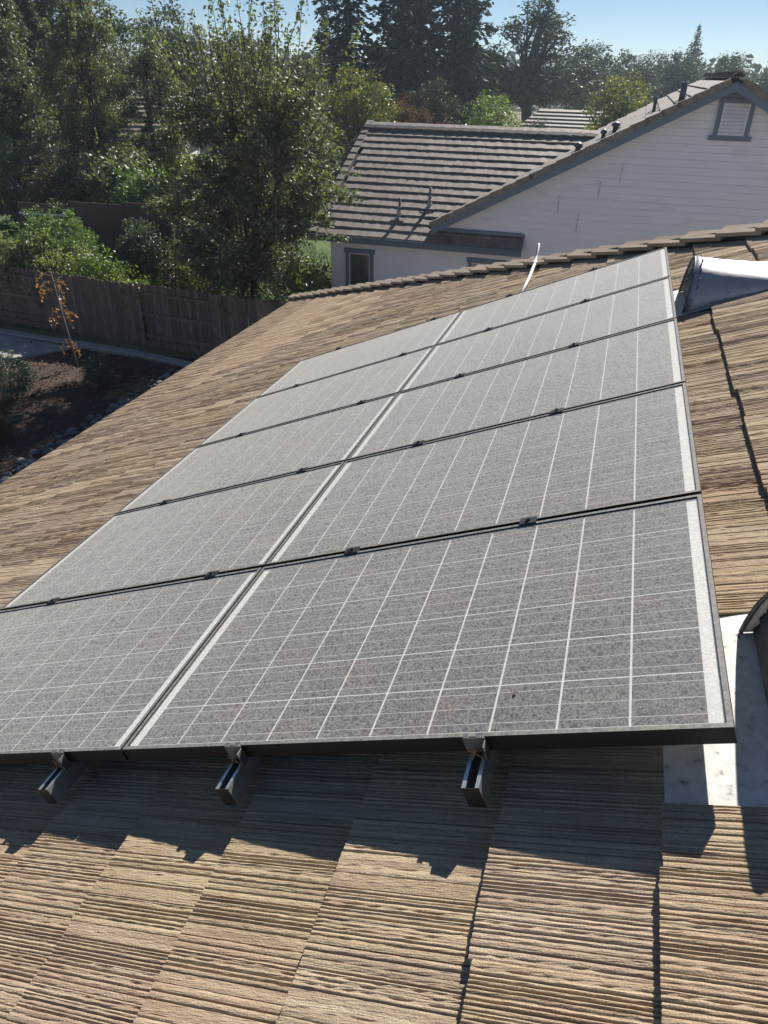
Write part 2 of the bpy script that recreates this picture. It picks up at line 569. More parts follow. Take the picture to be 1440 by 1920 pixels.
def sstep(a, b, x):
    t = np.clip((x - a) / (b - a), 0, 1)
    return t * t * (3 - 2 * t)


def terrain(x, y):
    """ground height: flat at our house, a lawn bank rising behind the fence on the left"""
    x = np.asarray(x, float); y = np.asarray(y, float)
    z = G + 1.45 * sstep(16.3, 20.5, y) * sstep(-8.0, -12.5, x) * (1 - sstep(70, 160, y))
    z = z + 0.25 * np.sin(x * 0.07 + 1) * np.sin(y * 0.06) * sstep(30, 60, y)
    return z


def build_ground():
    xs = np.unique(np.concatenate([np.linspace(-4000, -300, 12), np.linspace(-300, -40, 14), np.linspace(-40, 20, 61), np.linspace(20, 300, 14), np.linspace(300, 4000, 12)]))
    ys = np.unique(np.concatenate([np.linspace(-4000, -100, 10), np.linspace(-100, 10, 12), np.linspace(10, 60, 51), np.linspace(60, 400, 20), np.linspace(400, 5000, 12)]))
    X, Y = np.meshgrid(xs, ys)
    V = np.stack([X.ravel(), Y.ravel(), terrain(X, Y).ravel()], 1)
    nx = len(xs)
    F = [(j * nx + i, j * nx + i + 1, (j + 1) * nx + i + 1, (j + 1) * nx + i) for j in range(len(ys) - 1) for i in range(nx - 1)]
    struct('ground', np_mesh('ground', V, F, True), M_ground)
    # lawn behind the fence
    xs = np.linspace(-30, -6.5, 60); ys = np.linspace(16.0, 27, 40)
    X, Y = np.meshgrid(xs, ys)
    V = np.stack([X.ravel(), Y.ravel(), terrain(X, Y).ravel() + 0.03], 1)
    nx = len(xs)
    F = [(j * nx + i, j * nx + i + 1, (j + 1) * nx + i + 1, (j + 1) * nx + i) for j in range(len(ys) - 1) for i in range(nx - 1)]
    struct('lawn', np_mesh('lawn', V, F, True), M_lawn)
    # grass blades
    n = 26000
    x = R.uniform(-24, -6.6, n); y = R.uniform(16.1, 25, n)
    z = terrain(x, y) + 0.03
    h = R.uniform(0.05, 0.11, n); a = R.uniform(0, 2 * np.pi, n)
    dx = np.cos(a) * 0.012; dy = np.sin(a) * 0.012
    lx = R.normal(0, 0.03, n); ly = R.normal(0, 0.03, n)
    V = np.stack([np.stack([x - dx, y - dy, z], 1), np.stack([x + dx, y + dy, z], 1), np.stack([x + lx, y + ly, z + h], 1)], 1).reshape(-1, 3)
    o = obj('grass', np_mesh('grass', V, np.arange(3 * n).reshape(-1, 3)), M_blade)
    tag(o, 'short green grass on the bank behind the wooden fence', 'grass', kind='stuff')
    # mulch bed
    xs = np.linspace(-16.5, -7.2, 70); ys = np.linspace(2, 15.2, 90)
    X, Y = np.meshgrid(xs, ys)
    Z = G + 0.03 + 0.05 * np.sin(X * 1.3) * np.sin(Y * 1.1) + R.normal(0, 0.012, X.shape)
    V = np.stack([X.ravel(), Y.ravel(), Z.ravel()], 1)
    nx = len(xs)
    F = [(j * nx + i, j * nx + i + 1, (j + 1) * nx + i + 1, (j + 1) * nx + i) for j in range(len(ys) - 1) for i in range(nx - 1)]
    struct('mulch_bed', np_mesh('mulch_bed', V, F, True), M_soil)
    n = 14000
    x = R.uniform(-16.3, -9.6, n); y = R.uniform(7.2, 15.0, n)
    c = np.stack([x, y, G + 0.06 + 0.05 * np.sin(x * 1.3) * np.sin(y * 1.1) + R.uniform(0, 0.03, n)], 1)
    V, F = leaf_quads(c, R.uniform(0.03, 0.085, n), R, flat=0.75, wr=0.4)
    o = obj('bark_chips', np_mesh('bark_chips', V, F), M_chip)
    tag(o, 'loose brown bark chips covering the planting bed', 'mulch', kind='stuff')


def leaf_quads(c, size, rs, flat=0.0, wr=0.5, axis=None, spread=1.0, fold=0.18):
    """rhombic leaves: 4 vertices, one quad each"""
    n = len(c)
    size = np.broadcast_to(np.asarray(size, float), (n,))
    d = rs.normal(0, 1, (n, 3))
    if flat:
        d[:, 2] *= (1 - flat)
    if axis is not None:
        d = d * spread + axis
    d /= np.linalg.norm(d, axis=1, keepdims=True) + 1e-9
    q = rs.normal(0, 1, (n, 3))
    if flat:
        q[:, 2] *= (1 - flat)
    s = q - d * (q * d).sum(1, keepdims=True)
    s /= np.linalg.norm(s, axis=1, keepdims=True) + 1e-9
    nn = np.cross(d, s)
    L = size[:, None]
    a = c - d * L * 0.5
    b = c + s * L * wr * 0.5 + nn * L * fold * 0.3
    e = c + d * L * 0.5
    f = c - s * L * wr * 0.5 + nn * L * fold * 0.3
    V = np.stack([a, b, e, f], 1).reshape(-1, 3)
    return V, np.arange(4 * n).reshape(-1, 4)


build_ground()

# ================================================================== OUR HOUSE: tiled hip roof
EX, TT, TW, TL = 0.352, 0.024, 0.305, 0.43
TILT = math.atan(TT / EX)
HB = -0.126                       # height of a tile's top at its butt, below the panel tops
U0 = -0.163
K0, K1 = -19, 13                  # courses
EAVE_U = U0 + K0 * EX
RIDGE_U = U0 + (K1 + 1) * EX
V_NEAR = -7.0
def hip_v(u): return 5.70 - 0.923 * u

house = thing('house', 'house under the brown brushed concrete tile roof carrying the solar panels', 'house', (3.0, 0.0, G))
DN = -0.185
deck = MB()
pe = P(EAVE_U, 0, DN); pr_ = P(RIDGE_U, 0, DN)
vE = hip_v(EAVE_U); vR = hip_v(RIDGE_U)
XR = pr_.x; XE = pe.x; XE2 = 2 * XR - XE
deck.add([(XE, V_NEAR, pe.z), (XE, vE, pe.z), (XR, vR, pr_.z), (XR, V_NEAR, pr_.z), (XE2, V_NEAR, pe.z), (XE2, vE, pe.z)],
         [(0, 3, 2, 1), (2, 5, 1), (3, 4, 5, 2)])
deck.add([(XE, V_NEAR, pe.z - .12), (XE, vE, pe.z - .12), (XE2, vE, pe.z - .12), (XE2, V_NEAR, pe.z - .12)], [(0, 1, 2, 3)])
roof = obj('roof', deck.mesh('roof'), M_deck, house)
wl = MB()
wl.box(XE + 0.55, XE2 - 0.55, V_NEAR + 0.3, vE - 0.55, G, pe.z - 0.13)
obj('wall', wl.mesh('wall'), M_stucco, house)
fa = MB()
for a, b in (((XE, V_NEAR), (XE, vE)), ((XE, vE), (XE2, vE))):
    if a[0] == b[0]:
        fa.box(XE - 0.02, XE + 0.02, V_NEAR, vE + 0.02, pe.z - 0.2, pe.z - 0.005)
    else:
        fa.box(XE, XE2, vE - 0.02, vE + 0.02, pe.z - 0.2, pe.z - 0.005)
obj('fascia', fa.mesh('fascia'), M_blue, house)
gt = MB()
gt.prism([(XE - 0.022, pe.z - 0.14), (XE - 0.09, pe.z - 0.14), (XE - 0.12, pe.z - 0.03), (XE - 0.11, pe.z - 0.03), (XE - 0.085, pe.z - 0.13), (XE - 0.032, pe.z - 0.13)], V_NEAR, vE, 'y')
obj('gutter', gt.mesh('gutter'), M_blue, house)


def tile_arrays(rs, nc, nr, rough=0.00025, W=None, ws=1.0, ds=1.0):
    """a brushed tile: rounded ridges and grooves running its whole length, some grooves broken into pits"""
    W = W or TW - 0.0016
    xs = np.linspace(0, TL, nr)
    ys = np.linspace(0, W, nc)
    H = np.zeros((nr, nc))
    mm = W * 1000 / nc
    i = 0
    groove = False
    pack = 0
    while i < nc:
        if groove:
            wdt = rs.uniform(2.0, 3.8) * ws
            k = max(1, int(round(wdt / mm)))
            dep = rs.uniform(1.6, 3.8) * ds
            col = np.full(nr, -dep)
            if rs.rand() < 0.28:                       # broken, pitted groove
                col = -dep * (rs.rand(nr) < 0.5) * rs.uniform(.5, 1.2, nr)
            H[:, i:i + k] = col[:, None]
        else:
            q = rs.rand()
            if pack > 0:
                wdt = rs.uniform(4.5, 7.5); pack -= 1
            elif q < 0.14:
                wdt = rs.uniform(20, 38)
            elif q < 0.30:
                wdt = rs.uniform(5, 7.5); pack = rs.randint(2, 6)
            else:
                wdt = rs.uniform(7.5, 16)
            wdt *= ws
            k = max(2, int(round(wdt / mm)))
            n_ = len(ys[i:i + k])
            t = np.linspace(-1, 1, n_)
            crest = rs.uniform(-0.7, 0.9) * ds + (0.9 * ds if wdt < 18 * ws else 0.25) * (1 - t ** 2) + rs.uniform(-.5, .5) * t
            H[:, i:i + k] = crest[None, :]
        i += k
        groove = not groove
    sm = rs.normal(0, rough, (nr, nc))
    lowf = np.repeat(rs.normal(0, 0.0004, (nr, nc // 10 + 1)), 10, axis=1)[:, :nc]
    H = H * 0.001 + sm + lowf
    jx = np.zeros((nr, nc)); jx[0] = np.convolve(rs.normal(0, 0.0022, nc + 8), np.ones(9) / 9, 'valid') + rs.normal(0, .0004, nc)
    Xg = xs[:, None] + jx
    top = np.stack([Xg, np.tile(ys, (nr, 1)), H], 2).reshape(-1, 3)
    F = []
    ii, jj = np.meshgrid(np.arange(nr - 1), np.arange(nc - 1), indexing='ij')
    a = (ii * nc + jj).ravel()
    F.append(np.stack([a, a + nc, a + nc + 1, a + 1], 1))
    # skirt: the butt and both sides dropped by the thickness
    ring = list(range(0, nc)) + [r * nc + nc - 1 for r in range(1, nr)]
    ring2 = [r * nc for r in range(nr - 1, 0, -1)]
    loop = ring2 + ring
    o = len(top)
    low = top[loop].copy(); low[:, 2] = -TT
    V = np.vstack([top, low])
    q = [(loop[k], loop[k + 1], o + k + 1, o + k) for k in range(len(loop) - 1)]
    F.append(np.array(q))
    return V, np.vstack(F)


rs = np.random.RandomState(5)
FINE = []
for k in range(12):
    V, F = tile_arrays(rs, 170, 22)
    me = np_mesh('roof_tile', V, F)
    me.materials.append(M_tile)
    FINE.append(me)
COARSE = []
for k in range(10):
    V, F = tile_arrays(rs, 120, 10, .0003, None, 1.35, 1.35)
    me = np_mesh('roof_tile', V, F)
    me.materials.append(M_tile)
    COARSE.append(me)
MID = [tile_arrays(rs, 72, 4, 0.0003, None, 2.0, 1.6) for k in range(14)]

# things that need a hole in the tiling: the vents' flashings (u0,u1,v0,v1)
HOLES = [(-0.18, 0.80, -0.075, 0.535), (-0.18, 0.80, 3.50, 4.16)]
tiles = []
camp = Vector((-0.39582674, -1.15418253, 1.10153932))
RXn, RYn, RZn = RX, RY, RZ


def px(p):
    d = p - camp
    z = d.dot(RZ)
    if z < 0.05: return None
    return 720 + 1332.5 * d.dot(RX) / z, 960 + 1332.5 * d.dot(RY) / z, z


for k in range(K0, K1 + 1):
    ub = U0 + k * EX
    off = {0: -0.226, -1: -0.128, -2: -0.128}.get(k, -0.128 + rnd.uniform(-.014, .014) if k < 0 else rnd.uniform(0, TW))
    vmax = hip_v(ub + EX * 0.5) - 0.02
    j = 0
    v = off - math.ceil((off - V_NEAR) / TW) * TW
    while v < vmax:
        v1 = min(v + TW, vmax + 0.12)
        cut = False
        if k == 0:
            for (a0, a1, b0, b1) in HOLES:
                if v + TW > b0 + 0.01 and v < b1 - 0.01:
                    cut = True
        if not cut:
            tiles.append((k, ub, v, rnd.uniform(-0.009, 0.009), rnd.uniform(-0.0008, 0.0012), rnd.uniform(-0.003, 0.003), (j * 7 + ((k + 40) // 3) * 5) % 997))
        v += TW
        j += 1
# two cut pieces on either side of the flashings
def visible_area(t):
    k, ub, v, *_ = t
    c = P(ub + EX / 2, v + TW / 2, -0.14)
    q = px(c)
    if not q: return 0
    x, y, z = q
    if x < -80 or x > 1520 or y < -40 or y > 2040: return 0
    # hidden by the panel array (seen from above)
    if -3.36 < ub - 0.05 and ub + EX < 0.06 and v > 0.12 and v + TW < 4.9: return 0
    nrm = P(0, 0, 1)
    return abs((camp - c).normalized().dot(nrm)) / z ** 2


tiles.sort(key=visible_area, reverse=True)
SV = []; SF = []; so = 0
for i, (k, ub, v, du, dn, yaw, hv) in enumerate(tiles):
    Mt = RM @ T3(Vector((ub + du, v, HB + dn))) @ Matrix.Rotation(TILT, 4, 'Y') @ Matrix.Rotation(yaw, 4, 'Z')
    if i < 290:
        near = (P(ub, v, -.14) - camp).length < 3.6
        o = obj('roof_tile', FINE[rnd.randrange(12)] if near else COARSE[hv % 10], M_tile, roof, Mt)
    else:
        V, F = MID[hv % 14]
        Mn = np.array(T3(Vector((ub + du, v, HB + dn))) @ Matrix.Rotation(TILT, 4, 'Y') @ Matrix.Rotation(yaw, 4, 'Z'))
        SV.append(V @ Mn[:3, :3].T + Mn[:3, 3]); SF.append(F + so); so += len(V)
me = np_mesh('roof_tile_field', np.vstack(SV), np.vstack(SF))
o = obj('roof_tile_field', me, M_tile, roof, RM)
o['kind'] = 'stuff'

# hip caps: angled ridge tiles stepping up the hip
def cap_mesh(Wd, Ln, th, drop, name, rs):
    """cap in a local frame: x along the hip (uphill), y across, z up"""
    m = MB()
    y = Wd
    prof = [(-y, -drop), (-y * 0.45, -drop * 0.36), (-0.012, 0.004), (0.012, 0.004), (y * 0.45, -drop * 0.36), (y, -drop)]
    n = len(prof)
    xs = [0, Ln * 0.33, Ln * 0.66, Ln]
    vs = []
    for zo in (0, -th):
        for i, x in enumerate(xs):
            for a, b in prof:
                vs.append((x + (rs.uniform(-.004, .004) if i == 0 and zo == 0 else 0), a, b + zo + rs.uniform(-.0015, .0015)))
    fs = []
    q = len(xs) * n
    for i in range(len(xs) - 1):
        for j in range(n - 1):
            a = i * n + j
            fs.append((a, a + n, a + n + 1, a + 1))
            fs.append((q + a, q + a + 1, q + a + n + 1, q + a + n))
        for j in (0, n - 1):
            a = i * n + j
            fs.append((a, a + n, q + a + n, q + a))
    for j in range(n - 1):
        fs.append((j, j + 1, q + j + 1, q + j))
        a = (len(xs) - 1) * n + j
        fs.append((a, a + 1, q + a + 1, q + a))
    m.add(vs, fs)
    return m.mesh(name)


crs = random.Random(3)
CAPS = [cap_mesh(0.125, 0.40, 0.028, 0.045, 'hip_cap', crs) for k in range(5)]
for c in CAPS: c.materials.append(M_cap)
h0 = P(EAVE_U - 0.05, hip_v(EAVE_U - 0.05), -0.115)
h1 = P(RIDGE_U, hip_v(RIDGE_U), -0.115)
hd = (h1 - h0).normalized()
hy = Vector((0, 0, 1)).cross(hd).normalized()
hz = hd.cross(hy)
HMR = Matrix(((hd.x, hy.x, hz.x, 0), (hd.y, hy.y, hz.y, 0), (hd.z, hy.z, hz.z, 0), (0, 0, 0, 1)))
s = -0.02
L_h = (h1 - h0).length
while s < L_h:
    o = obj('hip_cap', CAPS[crs.randrange(5)], M_cap, roof,
            T3(h0 + hd * s + hz * (0.066 + crs.uniform(-.004, .004))) @ HMR @ Matrix.Rotation(rad(4.6), 4, 'Y') @ Matrix.Rotation(crs.uniform(-.015, .015), 4, 'Z'))
    s += 0.345
# bedding mortar and board under the hip caps
m = MB()
m.box(0, L_h, -0.07, 0.07, -0.13, 0.03, T3(h0) @ HMR)
obj('hip_board', m.mesh('hip_board'), M_deck, roof)
# ridge caps further up (out of the frame to the right)
m = MB()
for yv in np.arange(V_NEAR, vR, 0.35):
    m.add([(-.13, 0, -.05), (.13, 0, -.05), (0, 0, .02), (-.13, .4, -.065), (.13, .4, -.065), (0, .4, .005)], [(0, 2, 1), (0, 3, 5, 2), (2, 5, 4, 1), (3, 4, 5)], T3(Vector((XR, yv, pr_.z + 0.11))))
o = obj('ridge_cap_row', m.mesh('ridge_cap_row'), M_cap, roof)
# tiling of the two slopes facing away
m = MB()
for k in range(0, K1 - K0 + 1):
    t0 = k / (K1 - K0 + 1); t1 = (k + 1.15) / (K1 - K0 + 1)
    t1 = min(t1, 1)
    def lerp(a, b, t): return Vector(a).lerp(Vector(b), t)
    A = (XE2, V_NEAR, pe.z + .05); B = (XE2, vE, pe.z + .05); C = (XR, vR, pr_.z + .05); D = (XR, V_NEAR, pr_.z + .05); E = (XE, vE, pe.z + .05)
    up = Vector((0, 0, 0.03))
    a0, a1 = lerp(A, D, t0), lerp(A, D, t1); b0, b1 = lerp(B, C, t0), lerp(B, C, t1); e0, e1 = lerp(E, C, t0), lerp(E, C, t1)
    m.add([a0 + up, b0 + up, b1, a1, a0 - up, b0 - up], [(0, 3, 2, 1), (0, 1, 5, 4)])
    if t1 < 1:
        m.add([e0 + up, b0 + up, b1, e1, e0 - up, b0 - up], [(0, 1, 2, 3), (0, 4, 5, 1)])
obj('tile_course_field', m.mesh('tile_course_field'), M_cap, roof)['kind'] = 'stuff'

# ================================================================== SOLAR ARRAY
PW, PH, GU, GV = 1.677, 0.980, 0.0084, 0.020      # panel length (up the slope), width, gaps
FH, LIP = 0.046, 0.012
# frame: swept ring (top lip, outer wall, bottom return)
fm = MB()
def ring(x0, x1, y0, y1, w_, z0, z1):
    fm.box(x0, x1, y0, y0 + w_, z0, z1)
    fm.box(x0, x1, y1 - w_, y1, z0, z1)
    fm.box(x0, x0 + w_, y0 + w_, y1 - w_, z0, z1)
    fm.box(x1 - w_, x1, y0 + w_, y1 - w_, z0, z1)
ring(-PW, 0, 0, PH, LIP, -0.007, 0.0)
ring(-PW + .0005, -.0005, .0005, PH - .0005, 0.0022, -FH + .002, -0.007)
ring(-PW + .0005, -.0005, .0005, PH - .0005, 0.026, -FH, -FH + 0.002)
me_frame = fm.mesh('frame')
bm_ = MB().box(-PW + 0.003, -0.003, 0.003, PH - 0.003, -0.0078, -0.0072)
me_back = bm_.mesh('backsheet')
CP_U, CP_V = 0.1592, 0.1570
M0_U, M0_V = 0.0435, 0.0190
me_cell = MB().box(-0.0767, 0.0767, -0.0757, 0.0757, 0, 0.0006).mesh('cell')
me_glass = np_mesh('cover_glass', [(-PW + 0.012, 0.012, 0), (-0.012, 0.012, 0), (-0.012, PH - 0.012, 0), (-PW + 0.012, PH - 0.012, 0)], [(0, 1, 2, 3)])
me_jbox = MB().box(-0.16, -0.06, PH / 2 - 0.06, PH / 2 + 0.06, -0.03, -0.0085).mesh('junction_box')
rowname = ['nearest row', 'second row from the viewer', 'middle row', 'fourth row from the viewer', 'farthest row']
for c in range(2):
    for r in range(5):
        Mp = RM @ T3(Vector((-c * (PW + GU), r * (PH + GV), 0)))
        base = Mp @ Vector((-PW / 2, PH / 2, -FH))
        lab = 'dusty solar panel in the %s of the %s column' % (rowname[r], ('right-hand, upslope', 'left-hand, downslope')[c])
        t = thing('solar_panel', lab, 'solar panel', base, 0, 'solar panels on the tiled roof')
        obj('frame', me_frame, M_frame, t, Mp)
        obj('backsheet', me_back, M_back, t, Mp)
        for i in range(10):
            for j in range(6):
                obj('cell', me_cell, M_cell, t, Mp @ T3(Vector((-M0_U - CP_U * (i + .5), M0_V + CP_V * (j + .5), -0.0070))))
        obj('cover_glass', me_glass, M_glass, t, Mp @ T3(Vector((0, 0, -0.0045))))
        obj('junction_box', me_jbox, M_black, t, Mp)

# mounting rails
RAILS = [(-0.555, 'fourth mounting rail from the left, nearest the ridge side'), (-1.258, 'third mounting rail from the left under the right-hand panels'),
         (-1.955, 'second mounting rail from the left, just left of the panel seam'), (-2.945, 'leftmost aluminium mounting rail under the left-hand panels')]
rp = [(-0.021, -0.062), (0.021, -0.062), (0.021, 0.0), (0.0115, 0.0), (0.0115, -0.004), (0.018, -0.004), (0.018, -0.058), (-0.018, -0.058), (-0.018, -0.004), (-0.0115, -0.004), (-0.0115, 0.0), (-0.021, 0.0)]
me_cap_ = MB().box(-0.0205, 0.0205, -0.1095, -0.1082, -0.061, -0.0005).mesh('end_cap')
me_rail = MB().prism(rp, -0.108, 5.10, 'y').mesh('channel')
m = MB()
m.box(-0.03, 0.03, -0.009, 0.009, -0.010, 0.0015)
m.box(-0.03, 0.03, -0.019, 0.019, 0.0015, 0.0045)
m.tube([(0, 0, 0.004), (0, 0, 0.013)], 0.0075, 6)
me_mid = m.mesh('mid_clamp')
m = MB()      # end clamp: bent plate, bolt and crossed tabs
m.box(-0.024, -0.010, -0.008, 0.009, 0.0012, 0.004)
m.box(0.008, 0.027, -0.008, 0.009, 0.0012, 0.004)
m.box(-0.026, 0.030, -0.006, -0.003, -0.044, 0.0012)
m.box(0.027, 0.030, -0.030, -0.006, -0.050, -0.004)
me_end = m.mesh('end_clamp', bevel=0.0006)
m = MB()
m.tube([(-0.014, -0.022, -0.014), (0.016, -0.024, -0.044)], 0.0022, 6)
m.tube([(0.008, -0.026, -0.014), (-0.010, -0.026, -0.046)], 0.0026, 6)
me_bolt = m.mesh('clamp_bolt')
m = MB()
m.box(-0.012, 0.012, -0.02, 0.02, -0.085, -0.0625)
m.box(-0.03, 0.03, -0.05, 0.05, -0.10, -0.085)
me_foot = m.mesh('standoff_foot')
for u, lab in RAILS:
    t = thing('mounting_rail', lab, 'rail', P(u, 0, -FH - 0.062), 0, 'aluminium rails under the solar panels')
    Mr = RM @ T3(Vector((u, 0, -FH)))
    obj('channel', me_rail, M_alu, t, Mr)
    obj('end_cap', me_cap_, M_black, t, Mr)  # black puts the shade on the rail's end face into its colour
    for r in range(1, 5):
        obj('mid_clamp', me_mid, M_black, t, RM @ T3(Vector((u, r * (PH + GV) - GV / 2, 0))))
    obj('end_clamp', me_end, M_dgalv, t, RM @ T3(Vector((u, -0.001, 0))))
    obj('clamp_bolt', me_bolt, M_cu, t, RM @ T3(Vector((u, -0.001, 0))))
    obj('end_clamp', me_mid, M_black, t, RM @ T3(Vector((u, 5 * (PH + GV) - GV + 0.010, 0))))
    for v in (0.35, 1.6, 2.8, 4.1):
        obj('standoff_foot', me_foot, M_dgalv, t, RM @ T3(Vector((u, v, -FH))))


# dead leaves lying on the panels
lrs = np.random.RandomState(8)
for i, (u, v, lab) in enumerate(((-0.475, 0.14, 'small dead leaf lying on the nearest right-hand panel'), (-1.62, 1.55, 'tiny dark leaf on the second right-hand panel near the seam'))):
    V, F = leaf_quads(np.array([[0, 0, 0.002]]), 0.022, lrs, flat=.95, wr=.5)
    o = obj('dead_leaf', np_mesh('dead_leaf', V, F), M_chip, None, RM @ T3(Vector((u, v, -0.003))))
    tag(o, lab, 'leaf')

# ================================================================== ROOF VENTS
def dormer_vent(label, u, v, hw=0.265, h=0.25, Ln=0.74, lean=0.52):
    t = thing('dormer_vent', label, 'roof vent', P(u, v, -0.155), 0, 'half-round metal roof vents')
    Mv = RM @ T3(Vector((u, v, -0.143)))
    nt_, na = 12, 24
    vs = []; fs = []
    rs_ = random.Random(int(v * 10))
    for th in (0, -0.0025):
        for i in range(nt_ + 1):
            q = i / nt_
            hh = (h + th) * (1 - q) + 0.004 + th
            ww = (hw + th) * (1 - 0.12 * q)
            for k in range(na + 1):
                f = math.pi * k / na
                z = hh * math.sin(f)
                vs.append((q * Ln + lean * z * (1 - q), ww * math.cos(f), z + rs_.uniform(-.0012, .0012)))
    n = (nt_ + 1) * (na + 1)
    for i in range(nt_):
        for k in range(na):
            a = i * (na + 1) + k
            fs.append((a, a + 1, a + na + 2, a + na + 1))
            fs.append((n + a, n + a + na + 1, n + a + na + 2, n + a + 1))
    for k in range(na):
        fs.append((k, n + k, n + k + 1, k + 1))
    obj('hood', MB().add(vs, fs).mesh('hood', True), M_galv, t, Mv)
    # rolled rim round the mouth
    rim = [(lean * h * math.sin(math.pi * k / na), hw * math.cos(math.pi * k / na), h * math.sin(math.pi * k / na)) for k in range(na + 1)]
    obj('rim', MB().tube(rim, 0.006, 6).mesh('rim', True), M_dgalv, t, Mv)
    # louvre blades across the mouth
    for k in range(6):
        z0 = h * (0.06 + 0.15 * k)
        wd = hw * math.sqrt(max(0.02, 1 - ((z0 + 0.02) / h) ** 2)) * 0.985
        b = MB()
        x0 = lean * z0 + 0.02
        bend = 0.004 if v < 2 else 0.012
        pts = 7
        vv = []; ff = []
        for j in range(pts):
            y = -wd + 2 * wd * j / (pts - 1)
            jz = rs_.uniform(-bend, bend)
            vv += [(x0, y, z0 + jz), (x0 + 0.045, y, z0 + 0.036 + jz), (x0 + 0.047, y, z0 + 0.034 + jz), (x0 + 0.002, y, z0 - 0.002 + jz)]
        for j in range(pts - 1):
            a = 4 * j
            for q in range(4):
                ff.append((a + q, a + (q + 1) % 4, a + 4 + (q + 1) % 4, a + 4 + q))
        b.add(vv, ff)
        obj('louver', b.mesh('louver'), M_dgalv, t, Mv)
    rv = MB()
    for k in range(2, na - 1, 4):
        f = math.pi * k / na
        for q in (.04, .34):
            hh = h * (1 - q); ww = hw * (1 - .12 * q)
            c0 = Vector((q * Ln + lean * hh * math.sin(f) * (1 - q), ww * math.cos(f), hh * math.sin(f)))
            nn = Vector((.3, math.cos(f), math.sin(f))).normalized()
            rv.tube([c0, c0 + nn * .005], [.005, .003], 6)
    obj('rivets', rv.mesh('rivets'), M_dgalv, t, Mv)
    sm_ = MB()
    q = .34
    sm_.tube([(q * Ln + lean * h * (1 - q) * math.sin(math.pi * k / na) * (1 - q) - .012, hw * (1 - .12 * q) * math.cos(math.pi * k / na), h * (1 - q) * math.sin(math.pi * k / na) + .002) for k in range(na + 1)], .0028, 5)
    obj('seam', sm_.mesh('seam', True), M_galv, t, Mv)
    bk = MB()
    bk.add([(0.10 + lean * z, y, z) for y, z in [(-hw * .95, 0.0), (hw * .95, 0.0)] + [(hw * .80 * math.cos(math.pi * q / 10), h * .78 * math.sin(math.pi * q / 10)) for q in range(11)]],
           [tuple(range(13))])
    obj('insect_screen', bk.mesh('insect_screen'), M_black, t, Mv)
    fl = MB()
    nx, ny = 8, 8
    x0, x1, y0, y1 = -0.15, 0.20, -hw - 0.035, hw + 0.075
    fl.box(x0, x1, y0, y1, -0.0035, -0.0015)
    fl.box(x0 - 0.05, x0, y0, y1, -0.012, -0.004)
    obj('flashing', fl.mesh('flashing'), M_flash, t, Mv)
    return t


dormer_vent('galvanised half-round roof vent at the right edge beside the nearest panel corner', 0.040, 0.205)
dormer_vent('bright galvanised half-round roof vent beside the far end of the panels', 0.030, 3.815)
# tiles cut to fit round the two flashings
cutr = np.random.RandomState(77)
for (va, wd) in ((-0.075 - 0.151, 0.148), (0.55, 0.21), (3.30, 0.19), (4.17, 0.2)):
    V, F = tile_arrays(cutr, 60, 12, W=wd)
    me = np_mesh('roof_tile', V, F); me.materials.append(M_tile)
    obj('roof_tile', me, M_tile, roof, RM @ T3(Vector((U0, va, HB + 0.001))) @ Matrix.Rotation(TILT, 4, 'Y'))

# white conduit over the hip
m = MB()
m.tube([P(-1.24, 5.2, -0.095), P(-1.25, 6.0, -0.092), P(-1.265, 6.66, -0.07), P(-1.255, 6.80, -0.02), P(-1.215, 6.86, 0.07)], 0.017, 10)
cd = thing('conduit_pipe', 'thin white conduit running from the panels up over the roof hip', 'pipe', P(-1.24, 5.3, -0.11))
obj('pipe', m.mesh('pipe', True), M_pvc, cd)
m = MB(); m.tube([P(-1.264, 6.58, -0.078), P(-1.266, 6.67, -0.066)], 0.022, 10)
obj('coupling', m.mesh('coupling', True), M_pvc, cd)

# ================================================================== NEIGHBOUR'S HOUSE
NA = rad(-0.5)
NO = Vector((-2.716, 19.097, G))
NM = T3(NO) @ Matrix.Rotation(NA, 4, 'Z')      # local: s along the wall, d back from it, z up from the ground
nh = thing('neighbor_house', 'white sided house with blue trim and a gable end behind our roof', 'house', NO, NA)
ZG = -2.8 - G                                  # gutter height
AP_S, AP_Z, SL = 4.33, 1.21 - G, 0.5175         # rake line of the gable (tile tops)
def rk(s): return AP_Z - SL * abs(AP_S - s)
WL, WR = -5.5, 2 * AP_S + 2.4
D_BACK = 11.0
# solid walls behind the siding
m = MB()
m.box(WL + .02, WR - .02, 0.02, D_BACK, 0, ZG + 0.1)
m.prism([(AP_S - 6.55, ZG - 0.05), (AP_S + 6.55, ZG - 0.05), (AP_S, AP_Z - 0.28)], 0.02, D_BACK, 'y')
obj('wall', m.mesh('wall'), M_deck, nh, NM)  # dark colour paints the shade lines seen between the siding boards
# lap siding, board by board
EXPO = 0.165
k = 0
z = 0.05
while z < AP_Z - 0.35:
    z1 = z + EXPO
    def lr(zz):
        if zz < ZG: return WL, WR
        l = AP_S - (AP_Z - 0.20 - zz) / SL
        return l, 2 * AP_S - l
    (l0, r0), (l1, r1) = lr(z), lr(z1)
    if z < ZG <= z1:
        l1, r1 = l0, r0
    m = MB()
    m.add([(l0, 0.012, z), (r0, 0.012, z), (r1, 0.012, z1 - .006), (l1, 0.012, z1 - .006), (l0, -0.036, z), (r0, -0.036, z), (r1, -0.010, z1 - .006), (l1, -0.010, z1 - .006)],
          [(0, 3, 2, 1), (4, 5, 6, 7), (0, 1, 5, 4), (1, 2, 6, 5), (2, 3, 7, 6), (3, 0, 4, 7)])
    if r1 - l1 > 0.05:
        obj('siding_board', m.mesh('siding_board'), M_siding, nh, NM)
    z = z1
